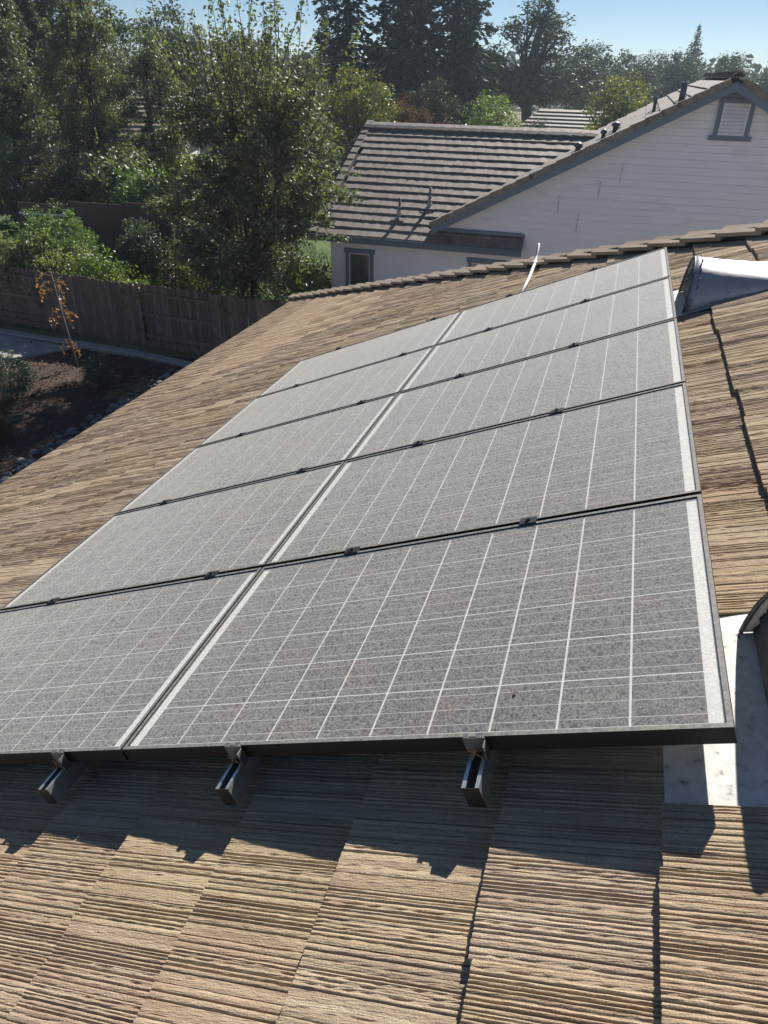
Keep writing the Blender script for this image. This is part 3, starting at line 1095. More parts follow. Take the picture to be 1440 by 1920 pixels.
# weathered butt joints
for (sx, za, zb) in ((2.20, -1.12, -0.70), (1.74, -1.51, -1.11), (0.78, -1.91, -1.51), (1.32, -2.33, -1.92)):
    m = MB()
    za -= G; zb -= G
    m.box(sx, sx + 0.03, -0.040, -0.0375, za, zb)
    m.box(sx - 0.02, sx + 0.06, -0.040, -0.0375, zb, zb + 0.018)
    obj('joint_stain', m.mesh('joint_stain'), M_stain, nh, NM)
# corner board
m = MB(); m.box(WL - 0.02, WL + 0.09, -0.045, 0.02, 0, ZG - 0.02); obj('corner_board', m.mesh('corner_board'), M_siding, nh, NM)


def nwindow(s0, s1, z0, z1):
    m = MB()
    t = 0.10
    m.box(s0 - t, s0, -0.078, 0.0, z0 - t, z1)
    m.box(s1, s1 + t, -0.078, 0.0, z0 - t, z1)
    m.box(s0 - t - .04, s1 + t + .04, -0.088, 0.0, z1, z1 + t + .02)
    m.box(s0, s1, -0.078, 0.0, z0 - t, z0)
    wv = obj('window', m.mesh('window'), M_blue, nh, NM)
    m = MB()
    f = 0.035
    m.box(s0, s0 + f, -0.056, -0.038, z0, z1); m.box(s1 - f, s1, -0.056, -0.038, z0, z1)
    m.box(s0 + f, s1 - f, -0.056, -0.038, z0, z0 + f); m.box(s0 + f, s1 - f, -0.056, -0.038, z1 - f, z1)
    obj('sash', m.mesh('sash'), M_pvc, wv, NM)
    obj('pane', MB().box(s0 + f, s1 - f, -0.048, -0.042, z0 + f, z1 - f).mesh('pane'), M_pane, wv, NM)


nwindow(-4.95, -4.31, 0.95, 2.36)
nwindow(-1.33, -0.53, 0.95, 2.38)
# gable vent
vs0, vs1, vz0, vz1 = 4.20, 4.76, -0.0 - G, 0.66 - G
m = MB(); t = 0.10
m.box(vs0 - t, vs0, -0.095, 0.0, vz0, vz1); m.box(vs1, vs1 + t, -0.095, 0.0, vz0, vz1)
m.box(vs0 - t - .08, vs1 + t + .08, -0.10, 0.0, vz0 - t, vz0)
m.box(vs0 - t - .02, vs1 + t + .02, -0.10, 0.0, vz1, vz1 + t)
m.prism([(vs0 - t + .02, vz1 + t + .002), (vs1 + t - .02, vz1 + t + .002), ((vs0 + vs1) / 2, vz1 + t + 0.13)], -0.07, 0.0, 'y')
gv = obj('gable_vent', m.mesh('gable_vent'), M_blue, nh, NM)
obj('vent_back', MB().box(vs0, vs1, -0.042, -0.037, vz0, vz1).mesh('vent_back'), M_deck, gv, NM)
nl = 9
for k in range(nl):
    zc = vz0 + (vz1 - vz0) * (k + 0.5) / nl
    m = MB(); m.add([(vs0, -0.078, zc - .034), (vs1, -0.078, zc - .034), (vs1, -0.044, zc + .030), (vs0, -0.044, zc + .030), (vs0, -0.084, zc - .030), (vs1, -0.084, zc - .030), (vs1, -0.050, zc + .034), (vs0, -0.050, zc + .034)],
                    [(0, 3, 2, 1), (4, 5, 6, 7), (0, 1, 5, 4), (1, 2, 6, 5), (2, 3, 7, 6), (3, 0, 4, 7)])
    obj('louver', m.mesh('louver'), M_siding, gv, NM)
for s_ in (vs0, vs1 - 0.025):
    obj('vent_stile', MB().box(s_, s_ + .025, -0.09, -0.043, vz0, vz1).mesh('vent_stile'), M_siding, gv, NM)

# ---- main gable roof
OH = 0.45
m = MB()
th = 0.10
S_L, S_R = AP_S - 6.84, AP_S + 6.84
for sg in (-1, 1):
    e = AP_S + sg * 6.84
    zt = rk(e)
    m.add([(AP_S, -OH + .06, AP_Z - .06), (e, -OH + .06, zt - .06), (e, D_BACK + .3, zt - .06), (AP_S, D_BACK + .3, AP_Z - .06),
           (AP_S, -OH + .06, AP_Z - .06 - th), (e, -OH + .06, zt - .06 - th), (e, D_BACK + .3, zt - .06 - th), (AP_S, D_BACK + .3, AP_Z - .06 - th)],
          [(0, 1, 2, 3), (4, 7, 6, 5), (0, 4, 5, 1), (1, 5, 6, 2), (2, 6, 7, 3), (3, 7, 4, 0)])
nroof = obj('roof', m.mesh('roof'), M_deck, nh, NM)
for sg in (-1, 1):
    e = AP_S + sg * 6.76
    zt = rk(e)
    m = MB()
    f0, f1 = 0.125, 0.315
    m.add([(AP_S, -OH, AP_Z - f0), (e, -OH, zt - f0), (e, -OH, zt - f1), (AP_S, -OH, AP_Z - f1), (AP_S, -OH + .04, AP_Z - f0), (e, -OH + .04, zt - f0), (e, -OH + .04, zt - f1), (AP_S, -OH + .04, AP_Z - f1)],
          [(0, 1, 2, 3), (4, 7, 6, 5), (0, 4, 5, 1), (1, 5, 6, 2), (2, 6, 7, 3), (3, 7, 4, 0)])
    obj('rake_fascia', m.mesh('rake_fascia'), M_blue, nroof, NM)
    m = MB()   # soffit
    m.add([(AP_S, -OH + .04, AP_Z - .20), (e, -OH + .04, zt - .20), (e, 0.0, zt - .20), (AP_S, 0.0, AP_Z - .20)], [(0, 1, 2, 3)])
    obj('soffit', m.mesh('soffit'), M_blue, nroof, NM)
# rake tiles: angled pieces capping the verge, stepping up
slope_len = math.hypot(6.84, 6.84 * SL)
sang = math.atan(SL)
m = MB()
m.box(0, 0.42, 0.0, 0.20, -0.022, 0.0)
m.box(0, 0.42, -0.022, 0.0, -0.135, 0.0)
me_rake = m.mesh('rake_tile', bevel=0.003)
me_rake.materials.append(M_ntile)
nrk = int(slope_len / 0.355)
for sg in (-1, 1):
    for k in range(nrk + 1):
        d = k * 0.355
        if d + 0.36 > slope_len: continue
        s_ = AP_S + sg * (6.84 - d * math.cos(sang)); zz = rk(s_) + 0.035
        if sg < 0:
            Mr = NM @ T3(Vector((s_, -OH - 0.012, zz))) @ Matrix.Rotation(-sang + 0.065, 4, 'Y')
        else:
            Mr = NM @ T3(Vector((s_, -OH - 0.012, zz))) @ Matrix.Rotation(sang - 0.065, 4, 'Y') @ Matrix.Scale(-1, 4, (1, 0, 0))
            if s_ > 8.2: continue
        obj('rake_tile', me_rake, M_ntile, nroof, Mr)


def flat_tile(rs_, Wd=0.30, Ln=0.42, T=0.036):
    m = MB()
    nj = 4
    xs = [0, Ln]
    vs = []
    ys = [Wd * j / (nj - 1) for j in range(nj)]
    z0 = [rs_.uniform(-.003, .003) for _ in ys]
    for i, x in enumerate(xs):
        for j, y in enumerate(ys):
            vs.append((x + (rs_.uniform(-.008, .008) if i == 0 else 0), y, z0[j]))
    for i, x in enumerate(xs):
        for j, y in enumerate(ys):
            vs.append((vs[i * nj + j][0], y, -T))
    n = 2 * nj
    fs = []
    for j in range(nj - 1):
        fs += [(j, nj + j, nj + j + 1, j + 1), (j, j + 1, n + j + 1, n + j)]
    fs += [(0, n, n + nj, nj), (nj - 1, 2 * nj - 1, n + 2 * nj - 1, n + nj - 1)]
    m.add(vs, fs)
    me = m.mesh('roof_tile')
    me.materials.append(M_ntile)
    return me


ftr = random.Random(21)
FT = [flat_tile(ftr) for _ in range(8)]
# main roof, both slopes: tiles joined into one field each
EXN = 0.355
TLN = math.atan(0.034 / EXN)
for sg in (-1, 1):
    SV = []; SF = []; so = 0
    for k in range(nrk + 1):
        d = k * EXN
        s_ = AP_S + sg * (6.84 - d * math.cos(sang)); zz = rk(s_)
        off = ftr.uniform(0, .3)
        dd = -OH + 0.2 - off
        while dd < D_BACK + 0.2:
            if dd > -OH + 0.05:
                if d + 0.40 > slope_len: break
                me = FT[ftr.randrange(8)]
                Mr = T3(Vector((s_, dd, zz))) @ (Matrix.Rotation(-sang + TLN, 4, 'Y') if sg < 0 else Matrix.Rotation(math.pi, 4, 'Z') @ Matrix.Rotation(-sang + TLN, 4, 'Y') @ T3(Vector((0, -0.3, 0))))
                Mn = np.array(Mr)
                V = np.array([v.co[:] for v in me.vertices]); 
                F = [tuple(p.vertices) for p in me.polygons]
                SV.append(V @ Mn[:3, :3].T + Mn[:3, 3]); SF.append(np.array(F) + so); so += len(V)
            dd += 0.305
    o = obj('main_slope_tiles', np_mesh('main_slope_tiles', np.vstack(SV), np.vstack(SF)), M_ntile, nroof, NM)
    o['kind'] = 'stuff'
# ridge caps of the main roof
me_ncap = cap_mesh(0.12, 0.40, 0.026, 0.065, 'ridge_cap', crs); me_ncap.materials.append(M_ntile)
dd = -OH - 0.02
while dd < D_BACK:
    obj('ridge_cap', me_ncap, M_ntile, nroof, NM @ T3(Vector((AP_S, dd, AP_Z + 0.075))) @ Matrix.Rotation(rad(90), 4, 'Z') @ Matrix.Rotation(rad(4), 4, 'Y'))
    dd += 0.35

# ---- wing roof, sloping towards us
WS = 0.5
wang = math.atan(WS)
W_S0, W_D1 = -5.98, 4.35
WZ0 = ZG + 0.02
def wz(d): return WZ0 + WS * (d + OH)
m = MB()
m.add([(W_S0, -OH, WZ0 - .05), (0.0, -OH, WZ0 - .05), (0.0, 0.0, wz(0) - .05), (1.9, 0.3, wz(.3) - .05), (1.9, W_D1, wz(W_D1) - .05), (W_S0, W_D1, wz(W_D1) - .05),
       (1.9, 2 * W_D1, WZ0 - .05), (W_S0, 2 * W_D1, WZ0 - .05)],
      [(0, 1, 2, 3, 4, 5), (5, 4, 6, 7)])
wroof = obj('wing_roof', m.mesh('wing_roof'), M_deck, nh, NM)
m = MB(); m.add([(W_S0, 0.0, ZG - .12), (0.0, 0.0, ZG - .12), (0, -OH, ZG - .12), (W_S0, -OH, ZG - .12)], [(0, 1, 2, 3)])
obj('soffit', m.mesh('soffit'), M_blue, wroof, NM)
m = MB(); m.prism([(WL, ZG), (WL, wz(W_D1) - .2), (WL + 8, wz(W_D1) - .2), (WL + 8, ZG)], W_D1 - .1, W_D1, 'y')
m.add([(WL + .02, 0.1, ZG - .1), (WL + .02, 2 * W_D1 - .6, ZG - .1), (WL + .02, W_D1, wz(W_D1) - .15)], [(0, 1, 2)])
obj('wing_gable', m.mesh('wing_gable'), M_siding, nh, NM)
# gutter (K profile)
m = MB(); m.prism([(-OH + .0, ZG - .13), (-OH - .075, ZG - .13), (-OH - .09, ZG - .08), (-OH - .12, ZG - .02), (-OH - .12, ZG - .005), (-OH - .108, ZG - .005), (-OH - .078, ZG - .075), (-OH - .065, ZG - .118), (-OH + .0, ZG - .118)], W_S0, 0.05, 'x')
obj('gutter', m.mesh('gutter'), M_blue, wroof, NM)
m = MB(); m.box(W_S0, 0.04, -OH - .02 + .022, -OH + .03, ZG - .2, ZG - .0); obj('fascia', m.mesh('fascia'), M_blue, wroof, NM)
nc = int(math.hypot(W_D1 + OH, (W_D1 + OH) * WS) / EXN) + 1
wt = []
for k in range(nc):
    d0 = -OH - 0.03 + k * EXN * math.cos(wang)
    z0 = wz(d0) + 0.02
    # valley with the main slope
    sv = AP_S - (AP_Z - z0) / SL + 0.25
    if d0 < -0.05: sv = 0.02
    s_ = W_S0 + 0.1 + ftr.uniform(-.25, 0.0)
    while s_ < sv - 0.1:
        if s_ >= W_S0 + 0.05:
            Mr = T3(Vector((s_ + 0.30, d0, z0 + ftr.uniform(-.002, .004)))) @ Matrix.Rotation(math.pi / 2, 4, 'Z') @ Matrix.Rotation(-wang + TLN, 4, 'Y')
            wt.append(Mr)
        s_ += 0.305
for i, Mr in enumerate(wt):
    if i < 299:
        obj('roof_tile', FT[ftr.randrange(8)], M_ntile, wroof, NM @ Mr)
if len(wt) > 299:
    SV = []; SF = []; so = 0
    for Mr in wt[299:]:
        me = FT[ftr.randrange(8)]; Mn = np.array(Mr)
        V = np.array([v.co[:] for v in me.vertices]); F = np.array([tuple(p.vertices) for p in me.polygons])
        SV.append(V @ Mn[:3, :3].T + Mn[:3, 3]); SF.append(F + so); so += len(V)
    obj('upper_tile_rows', np_mesh('upper_tile_rows', np.vstack(SV), np.vstack(SF)), M_ntile, wroof, NM)['kind'] = 'stuff'
s_ = W_S0
while s_ < 1.2:
    obj('ridge_cap', me_ncap, M_ntile, wroof, NM @ T3(Vector((s_, W_D1, wz(W_D1) + 0.085))) @ Matrix.Rotation(rad(4), 4, 'Y'))
    s_ += 0.345
# left verge pieces
for k in range(nc):
    d0 = -OH - 0.03 + k * EXN * math.cos(wang)
    Mr = NM @ T3(Vector((W_S0 - 0.02, d0, wz(d0) + 0.05))) @ Matrix.Rotation(math.pi / 2, 4, 'Z') @ Matrix.Rotation(-wang + 0.065, 4, 'Y') @ Matrix.Scale(-1, 4, (0, 1, 0))
    obj('rake_tile', me_rake, M_ntile, wroof, Mr)
# the end of the little eave return against the gable wall
m = MB(); m.box(-0.02, 0.03, -OH - .01, -0.03, ZG - .02, ZG + .05); m.add([(0.0, -OH, ZG + .05), (0.035, -OH, ZG + .05), (0.035, -0.03, wz(0) + .06), (0.0, -0.03, wz(0) + .06), (0.0, -OH, ZG - .02), (0.035, -OH, ZG - .02), (0.035, -0.03, ZG - .02), (0.0, -0.03, ZG - .02)],
                 [(0, 1, 2, 3), (4, 7, 6, 5), (0, 4, 5, 1), (1, 5, 6, 2), (2, 6, 7, 3), (3, 7, 4, 0)])
obj('eave_end', m.mesh('eave_end'), M_blue, wroof, NM)
m = MB(); m.box(-2.5, 0.0, -0.07, -0.041, wz(0) + 0.0, wz(0) + .09); obj('wall_flashing', m.mesh('wall_flashing'), M_blue, wroof, NM)


def pipe_vent(s_, d_, hgt, lab):
    z_ = wz(d_) + 0.03
    t_ = thing('vent_pipe', lab, 'vent pipe', NM @ Vector((s_, d_, z_)), NA, 'vent pipes on the neighbour roof')
    obj('pipe', MB().tube([(0, 0, -0.05), (0, 0, hgt)], 0.034, 12).mesh('pipe', True), M_dgalv, t_, NM @ T3(Vector((s_, d_, z_))))
    m = MB()
    m.tube([(0, 0, hgt * .42), (0, 0, hgt * .5)], 0.055, 12)
    obj('storm_collar', m.mesh('storm_collar', True), M_dgalv, t_, NM @ T3(Vector((s_, d_, z_))))
    m = MB()
    m.box(-0.20, 0.20, -0.20, -0.13, 0.0, 0.012); m.box(-0.055, 0.055, -0.13, 0.10, 0.002, 0.014)
    m.tube([(0, 0, 0.0), (0, -0.03, hgt * .40)], [0.07, 0.042], 12)
    obj('flashing', m.mesh('flashing'), M_galv, t_, NM @ T3(Vector((s_, d_, z_))) @ Matrix.Rotation(wang, 4, 'X'))


pipe_vent(-3.60, 0.42, 0.46, 'vent pipe with pale flashing low on the neighbour wing roof, left one')
pipe_vent(-2.86, 0.92, 0.46, 'vent pipe with pale flashing on the neighbour wing roof, right one nearer the gable')


def stub(s_, d_, r_, hgt, lab, dome=False):
    z_ = rk(s_) + 0.0
    t_ = thing('roof_vent_stub', lab, 'vent pipe', NM @ Vector((s_, d_, z_)), NA, 'small vents on the neighbour gable roof')
    pts = [(0, 0, -0.1), (0, 0, hgt)]
    rr = [r_, r_]
    if dome:
        pts += [(0, 0, hgt + .01), (0, 0, hgt + .06), (0, 0, hgt + .11)]
        rr += [r_ * 1.6, r_ * 1.7, r_ * .5]
    obj('pipe', MB().tube(pts, rr, 12).mesh('pipe', True), M_dgalv, t_, NM @ T3(Vector((s_, d_, z_))))
    obj('flashing', MB().box(-.16, .16, -.16, .16, 0.02, 0.035).mesh('flashing'), M_dgalv, t_, NM @ T3(Vector((s_, d_, z_))) @ Matrix.Rotation(-sang, 4, 'Y'))


stub(3.30, 1.0, 0.075, 0.36, 'thick grey pipe vent highest on the neighbour gable roof')
stub(2.72, 2.4, 0.045, 0.34, 'slim grey pipe vent below the thick one on the gable roof')
stub(1.85, 1.6, 0.07, 0.10, 'mushroom-capped vent halfway down the neighbour gable roof', True)
stub(1.62, .5, 0.05, 0.10, 'small capped vent next to the rake of the gable roof', True)
stub(1.05, 0.5, 0.07, 0.08, 'lowest round vent near the valley of the neighbour roofs', True)

# ================================================================== GARDEN
# wooden fence
def board_mesh(hh, ww, name='board'):
    m = MB()
    c = 0.045
    pts = [(0, 0), (ww, 0), (ww, hh - c)]
    for k in range(1, 6):
        a = math.pi * k / 6
        pts.append((ww / 2 + ww / 2 * math.cos(a), hh - c + c * math.sin(a)))
    pts.append((0, hh - c))
    m.prism(pts, 0, 0.018, 'y')
    me = m.mesh(name)
    me.materials.append(M_fence)
    return me


BRD = [board_mesh(1.78 + d_, 0.138) for d_ in (-.02, -.01, 0, .01, .02)]
FA, FB = Vector((-22.0, 16.55, G)), Vector((-5.2, 15.25, G))
fd = (FB - FA).normalized(); flen = (FB - FA).length
fang = math.atan2(fd.y, fd.x)
fence = thing('wooden_fence', 'weathered dark wooden board fence with rounded board tops along the yard', 'fence', FA, fang)
FM = T3(FA) @ Matrix.Rotation(fang, 4, 'Z')
frs = random.Random(17)
def fx(X): return (X - FA.x) / fd.x
secs = [(0.0, fx(-16.2), True), (fx(-16.2), fx(-12.6), False), (fx(-12.6), fx(-10.35), True), (fx(-10.35), fx(-8.3), False), (fx(-8.3), flen, True)]
for a, b, rails_front in secs:
    x = a
    yb = 0.05 if rails_front else -0.055
    while x < b - 0.07:
        o = obj('board', BRD[frs.randrange(5)], M_fence, fence, FM @ T3(Vector((x, yb + frs.uniform(-.004, .004), 0.0))) @ Matrix.Rotation(frs.uniform(-.012, .012), 4, 'Y'))
        x += 0.143
    for zr in (0.35, 0.95, 1.52):
        m = MB().box(a + .01, b - .01, -0.035, 0.043, zr - .045, zr + .045)
        obj('rail', m.mesh('rail'), M_fence, fence, FM)
    nps = max(1, int(round((b - a) / 2.3)))
    for q in range(nps + 1):
        xx = a + (b - a) * q / nps
        m = MB().box(xx - .045, xx + .045, 0.07, 0.16, 0, 1.70)
        if q < nps or b == flen:
            obj('post', m.mesh('post'), M_fence, fence, FM)
    m = MB().box(a, b, -0.03, 0.04, 0.02, 0.20)
    obj('kickboard', m.mesh('kickboard'), M_fence, fence, FM)

# concrete curb in front of the fence and slab on the left
m = MB()
cp = [(-23, 15.7), (-19, 15.45), (-16.2, 15.2), (-14.2, 15.12), (-12.3, 14.98), (-10.8, 14.72), (-9.6, 14.35), (-8.6, 13.8)]
vs = []; fs = []
for i, (x, y) in enumerate(cp):
    a = Vector(cp[max(i - 1, 0)]); b = Vector(cp[min(i + 1, len(cp) - 1)])
    d_ = (b - a).normalized(); nn = Vector((-d_.y, d_.x))
    for o_, z_ in ((-.15, 0), (-.14, .15), (-.12, .17), (.12, .17), (.14, .15), (.15, 0)):
        vs.append((x + nn.x * o_, y + nn.y * o_, G - .03 + z_))
for i in range(len(cp) - 1):
    for k in range(5):
        a = i * 6 + k
        fs.append((a, a + 1, a + 7, a + 6))
m.add(vs, fs)
struct('concrete_curb', m.mesh('concrete_curb'), M_conc)
m = MB()
m.prism([(-24, 12.4), (-16.1, 13.05), (-15.3, 13.55), (-14.75, 14.2), (-14.4, 14.85), (-16.2, 14.98), (-19, 15.22), (-24, 15.5)], G - .05, G + 0.10, 'z')
struct('concrete_slab', m.mesh('concrete_slab', bevel=.012), M_conc)

# river stones along the wall
def stone_mesh(rs_):
    bm = bmesh.new()
    bmesh.ops.create_icosphere(bm, subdivisions=1, radius=1)
    for v in bm.verts:
        v.co *= 1 + rs_.uniform(-.16, .16)
    bmesh.ops.subdivide_edges(bm, edges=bm.edges, cuts=1, use_grid_fill=True, smooth=0.6)
    me = bpy.data.meshes.new('stone')
    bm.to_mesh(me); bm.free()
    for p in me.polygons: p.use_smooth = True
    me.materials.append(M_stone)
    return me


srs = random.Random(9)
ST = [stone_mesh(srs) for _ in range(6)]
bed = MB()
bed.box(-10.85, -7.6, 4.0, 14.6, G - .05, G + .035)
sbed = struct('stone_border', bed.mesh('stone_border'), M_soil)
n = 0
placed = []
tries = 0
while n < 285 and tries < 6000:
    tries += 1
    y = srs.uniform(6.8, 14.3); x = srs.uniform(-10.95, -9.55)
    r_ = srs.uniform(0.055, 0.115)
    if any((x - a) ** 2 + (y - b) ** 2 < (0.72 * (r_ + c)) ** 2 for a, b, c in placed): continue
    placed.append((x, y, r_))
    Ms = T3(Vector((x, y, G + .04 + r_ * .38))) @ Matrix.Rotation(srs.uniform(0, 6.28), 4, 'Z') @ Matrix.Rotation(srs.uniform(-.3, .3), 4, 'X') @ Matrix.Diagonal((r_ * srs.uniform(.95, 1.3), r_ * srs.uniform(.75, 1), r_ * srs.uniform(.5, .75), 1))
    obj('stone', ST[srs.randrange(6)], M_stone, sbed, Ms)
    n += 1

# brown panel fence further back
bf = thing('panel_fence', 'flat brown panel fence between the hedges behind the garden fence', 'fence', (-16.0, 20.6, -4.5), rad(10))
BM_ = T3(Vector((-19.9, 20.0, -4.55))) @ Matrix.Rotation(rad(3), 4, 'Z')
for k, (a, b, dz) in enumerate(((0, 2.0, 0.0), (2.0, 4.0, .12), (4.0, 6.0, .2))):
    obj('panel', MB().box(a + .01, b - .01, -0.02, 0.02, 0.0 + dz, 1.72 + dz).mesh('panel', bevel=.005), M_bfence, bf, BM_)
    obj('post', MB().box(a - .05, a + .05, 0.022, 0.11, -.3 + dz, 1.70 + dz).mesh('post'), M_bfence, bf, BM_)
obj('panel_rail', MB().box(0, 1.98, -0.055, -0.022, 1.36, 1.42).mesh('panel_rail'), M_pvc, bf, BM_)


# ================================================================== TREES AND SHRUBS
def lobes_points(rs_, lobes, n, shell=0.55):
    """clump centres inside a union of ellipsoids, thicker towards the outside"""
    w_ = np.array([l[3] * l[4] * l[5] for l in lobes]); w_ /= w_.sum()
    ix = rs_.choice(len(lobes), n, p=w_)
    L = np.array(lobes)[ix]
    d = rs_.normal(0, 1, (n, 3)); d /= np.linalg.norm(d, axis=1, keepdims=True)
    r_ = (shell + (1 - shell) * rs_.rand(n)) ** 0.7 * rs_.uniform(0.75, 1.06, n)
    return L[:, :3] + d * L[:, 3:6] * r_[:, None]


def make_tree(name, rs_, lobes, clumps, per, clump_r, leaf, trunk_r, leafmat, fork=0.35, shoots=(), flat=0.35, trunks=1, sprd=0.25, droop=0.0, limbn=22, shell=.5):
    """returns (trunk mesh, crown mesh) at the origin"""
    C = lobes_points(rs_, lobes, clumps, shell)
    top = max(l[2] + l[5] for l in lobes)
    cr = clump_r * rs_.uniform(0.6, 1.35, clumps)
    cnt = np.maximum(4, (per * (cr / clump_r) ** 1.6).astype(int))
    idx = np.repeat(np.arange(clumps), cnt)
    o_ = rs_.normal(0, 1, (len(idx), 3))
    o_ /= (np.linalg.norm(o_, axis=1, keepdims=True) + 1e-6)
    o_ *= (rs_.rand(len(idx), 1) ** 0.5) * np.array([1, 1, .72])
    c = C[idx] + o_ * cr[idx][:, None]
    if droop:
        c[:, 2] -= droop * rs_.rand(len(c)) * cr[idx]
    sz = leaf * rs_.uniform(0.6, 1.3, len(c))
    V, F = leaf_quads(c, sz, rs_, flat=flat)
    allV = [V]; allF = [F]; so_ = len(V)
    m = MB()
    rr_ = random.Random(int(rs_.randint(1e6)))
    cen = np.array([l[:3] for l in lobes]).mean(0)
    bases = []
    for q in range(trunks):
        a = rr_.uniform(0, 6.28)
        bx, by = (0, 0) if trunks == 1 else (math.cos(a) * sprd, math.sin(a) * sprd)
        ht = top * fork * rr_.uniform(.85, 1.1)
        p0 = Vector((bx, by, -0.1)); p2 = Vector((bx * 1.6 + cen[0] * .4 + rr_.uniform(-.1, .1) * ht * .3, by * 1.6 + cen[1] * .4, ht))
        p1 = p0.lerp(p2, .5) + Vector((rr_.uniform(-.08, .08) * ht, rr_.uniform(-.08, .08) * ht, 0))
        m.tube([p0, p0.lerp(p1, .15), p1, p2], [trunk_r * 1.35, trunk_r, trunk_r * .85, trunk_r * .6], 8)
        bases.append((p2, ht))
    sel = rs_.choice(clumps, min(limbn, clumps), replace=False)
    for k in sel:
        b, ht = bases[rr_.randrange(len(bases))]
        e = Vector(C[k])
        st = b - Vector((0, 0, rr_.uniform(0, .3) * ht))
        mid = st.lerp(e, .5) + Vector((rr_.uniform(-.12, .12), rr_.uniform(-.12, .12), rr_.uniform(0, .12))) * (e - st).length
        m.tube([st, mid, e], [trunk_r * .42, trunk_r * .24, trunk_r * .07], 5, caps=False)
        for q in range(3):
            k2 = int(np.argsort(((C - C[k]) ** 2).sum(1))[rr_.randrange(1, min(9, clumps))])
            e2 = Vector(C[k2])
            m.tube([mid, mid.lerp(e2, .55) + Vector((0, 0, .05)), e2], [trunk_r * .15, trunk_r * .09, trunk_r * .03], 4, caps=False)
    for (p, q, nl, jit) in shoots:
        p = Vector(p); q = Vector(q)
        mid = p.lerp(q, .5) + Vector((rr_.uniform(-.06, .06), rr_.uniform(-.06, .06), 0)) * (q - p).length
        m.tube([p, mid, q], [0.022, .014, .005], 4, caps=False)
        t_ = rs_.rand(nl)
        pts = np.outer((1 - t_) ** 2, p) + np.outer(2 * t_ * (1 - t_), mid) + np.outer(t_ ** 2, q) + rs_.normal(0, 1, (nl, 3)) * (jit * (1.1 - .7 * t_))[:, None]
        V, F = leaf_quads(pts, leaf * rs_.uniform(.6, 1.15, nl), rs_, flat=.2)
        allV.append(V); allF.append(F + so_); so_ += len(V)
    tm = m.mesh(name + '_trunk', True); tm.materials.append(M_bark)
    cm = np_mesh(name + '_crown', np.vstack(allV), np.vstack(allF)); cm.materials.append(leafmat)
    return tm, cm


def make_conifer(name, rs_, H, rbase, nb, leafmat, spray=0.55, droop=0.25, gap=0.10, trunk_r=0.28, power=0.85):
    m = MB()
    m.tube([(0, 0, -.1), (rs_.uniform(-.1, .1), rs_.uniform(-.1, .1), H * .5), (0, 0, H)], [trunk_r, trunk_r * .6, .02], 8)
    CS = []; AX = []; SZ = []
    for k in range(nb):
        z = H * (gap + (1 - gap) * (k / nb)) + rs_.uniform(-.15, .15)
        f = max(0.004, 1 - (z / H))
        Lb = rbase * (f ** power) * rs_.uniform(0.55, 1.15) + 0.15
        a = k * 2.399 + rs_.uniform(-.5, .5)
        d = np.array([math.cos(a), math.sin(a), 0])
        up = rs_.uniform(-.1, .25)
        n_ = max(4, int(Lb * 11))
        t_ = rs_.rand(n_) ** .8
        pts = np.outer(t_ * Lb, d) + np.array([0, 0, z])
        pts[:, 2] += up * Lb * t_ - droop * Lb * t_ ** 2
        side = np.array([-d[1], d[0], 0])
        w_ = .30 * Lb * (1 - t_ * .75) + .05
        pts += np.outer(rs_.normal(0, .6, n_) * w_, side)
        pts[:, 2] += rs_.normal(0, .12, n_)
        CS.append(pts)
        AX.append(np.tile(d * 1.2 + np.array([0, 0, -droop * 1.3]), (n_, 1)))
        SZ.append(spray * rs_.uniform(.55, 1.25, n_) * (0.6 + .4 * f ** .5))
        if k % 2 == 0:
            m.tube([(0, 0, z), tuple(d * Lb * .5 + np.array([0, 0, z + up * Lb * .5 - droop * Lb * .25])), tuple(d * Lb * .9 + np.array([0, 0, z + up * Lb * .9 - droop * Lb * .8]))], [.05, .03, .01], 3, caps=False)
    c = np.vstack(CS)
    V, F = leaf_quads(c, np.concatenate(SZ), rs_, flat=.3, wr=.42, axis=np.vstack(AX), spread=.55)
    tm = m.mesh(name + '_trunk', True); tm.materials.append(M_bark)
    cm = np_mesh(name + '_crown', V, F); cm.materials.append(leafmat)
    return tm, cm


def plant(name, meshes, loc, label, cat, scale=1.0, rot=0.0, group=None, sz=None, parts=('trunk', 'crown'), crownmat=None):
    t_ = thing(name, label, cat, loc, 0, group)
    sc = (scale, scale, sz or scale)
    Mw = T3(Vector(loc)) @ Matrix.Rotation(rot, 4, 'Z') @ Matrix.Diagonal((*sc, 1))
    for pn, me in zip(parts, meshes):
        o_ = obj(pn, me, None, t_, Mw)
        if pn == parts[-1] and crownmat is not None:
            o_.material_slots[0].link = 'OBJECT'
            o_.material_slots[0].material = crownmat
    return t_


def tz(x, y): return float(terrain(x, y))


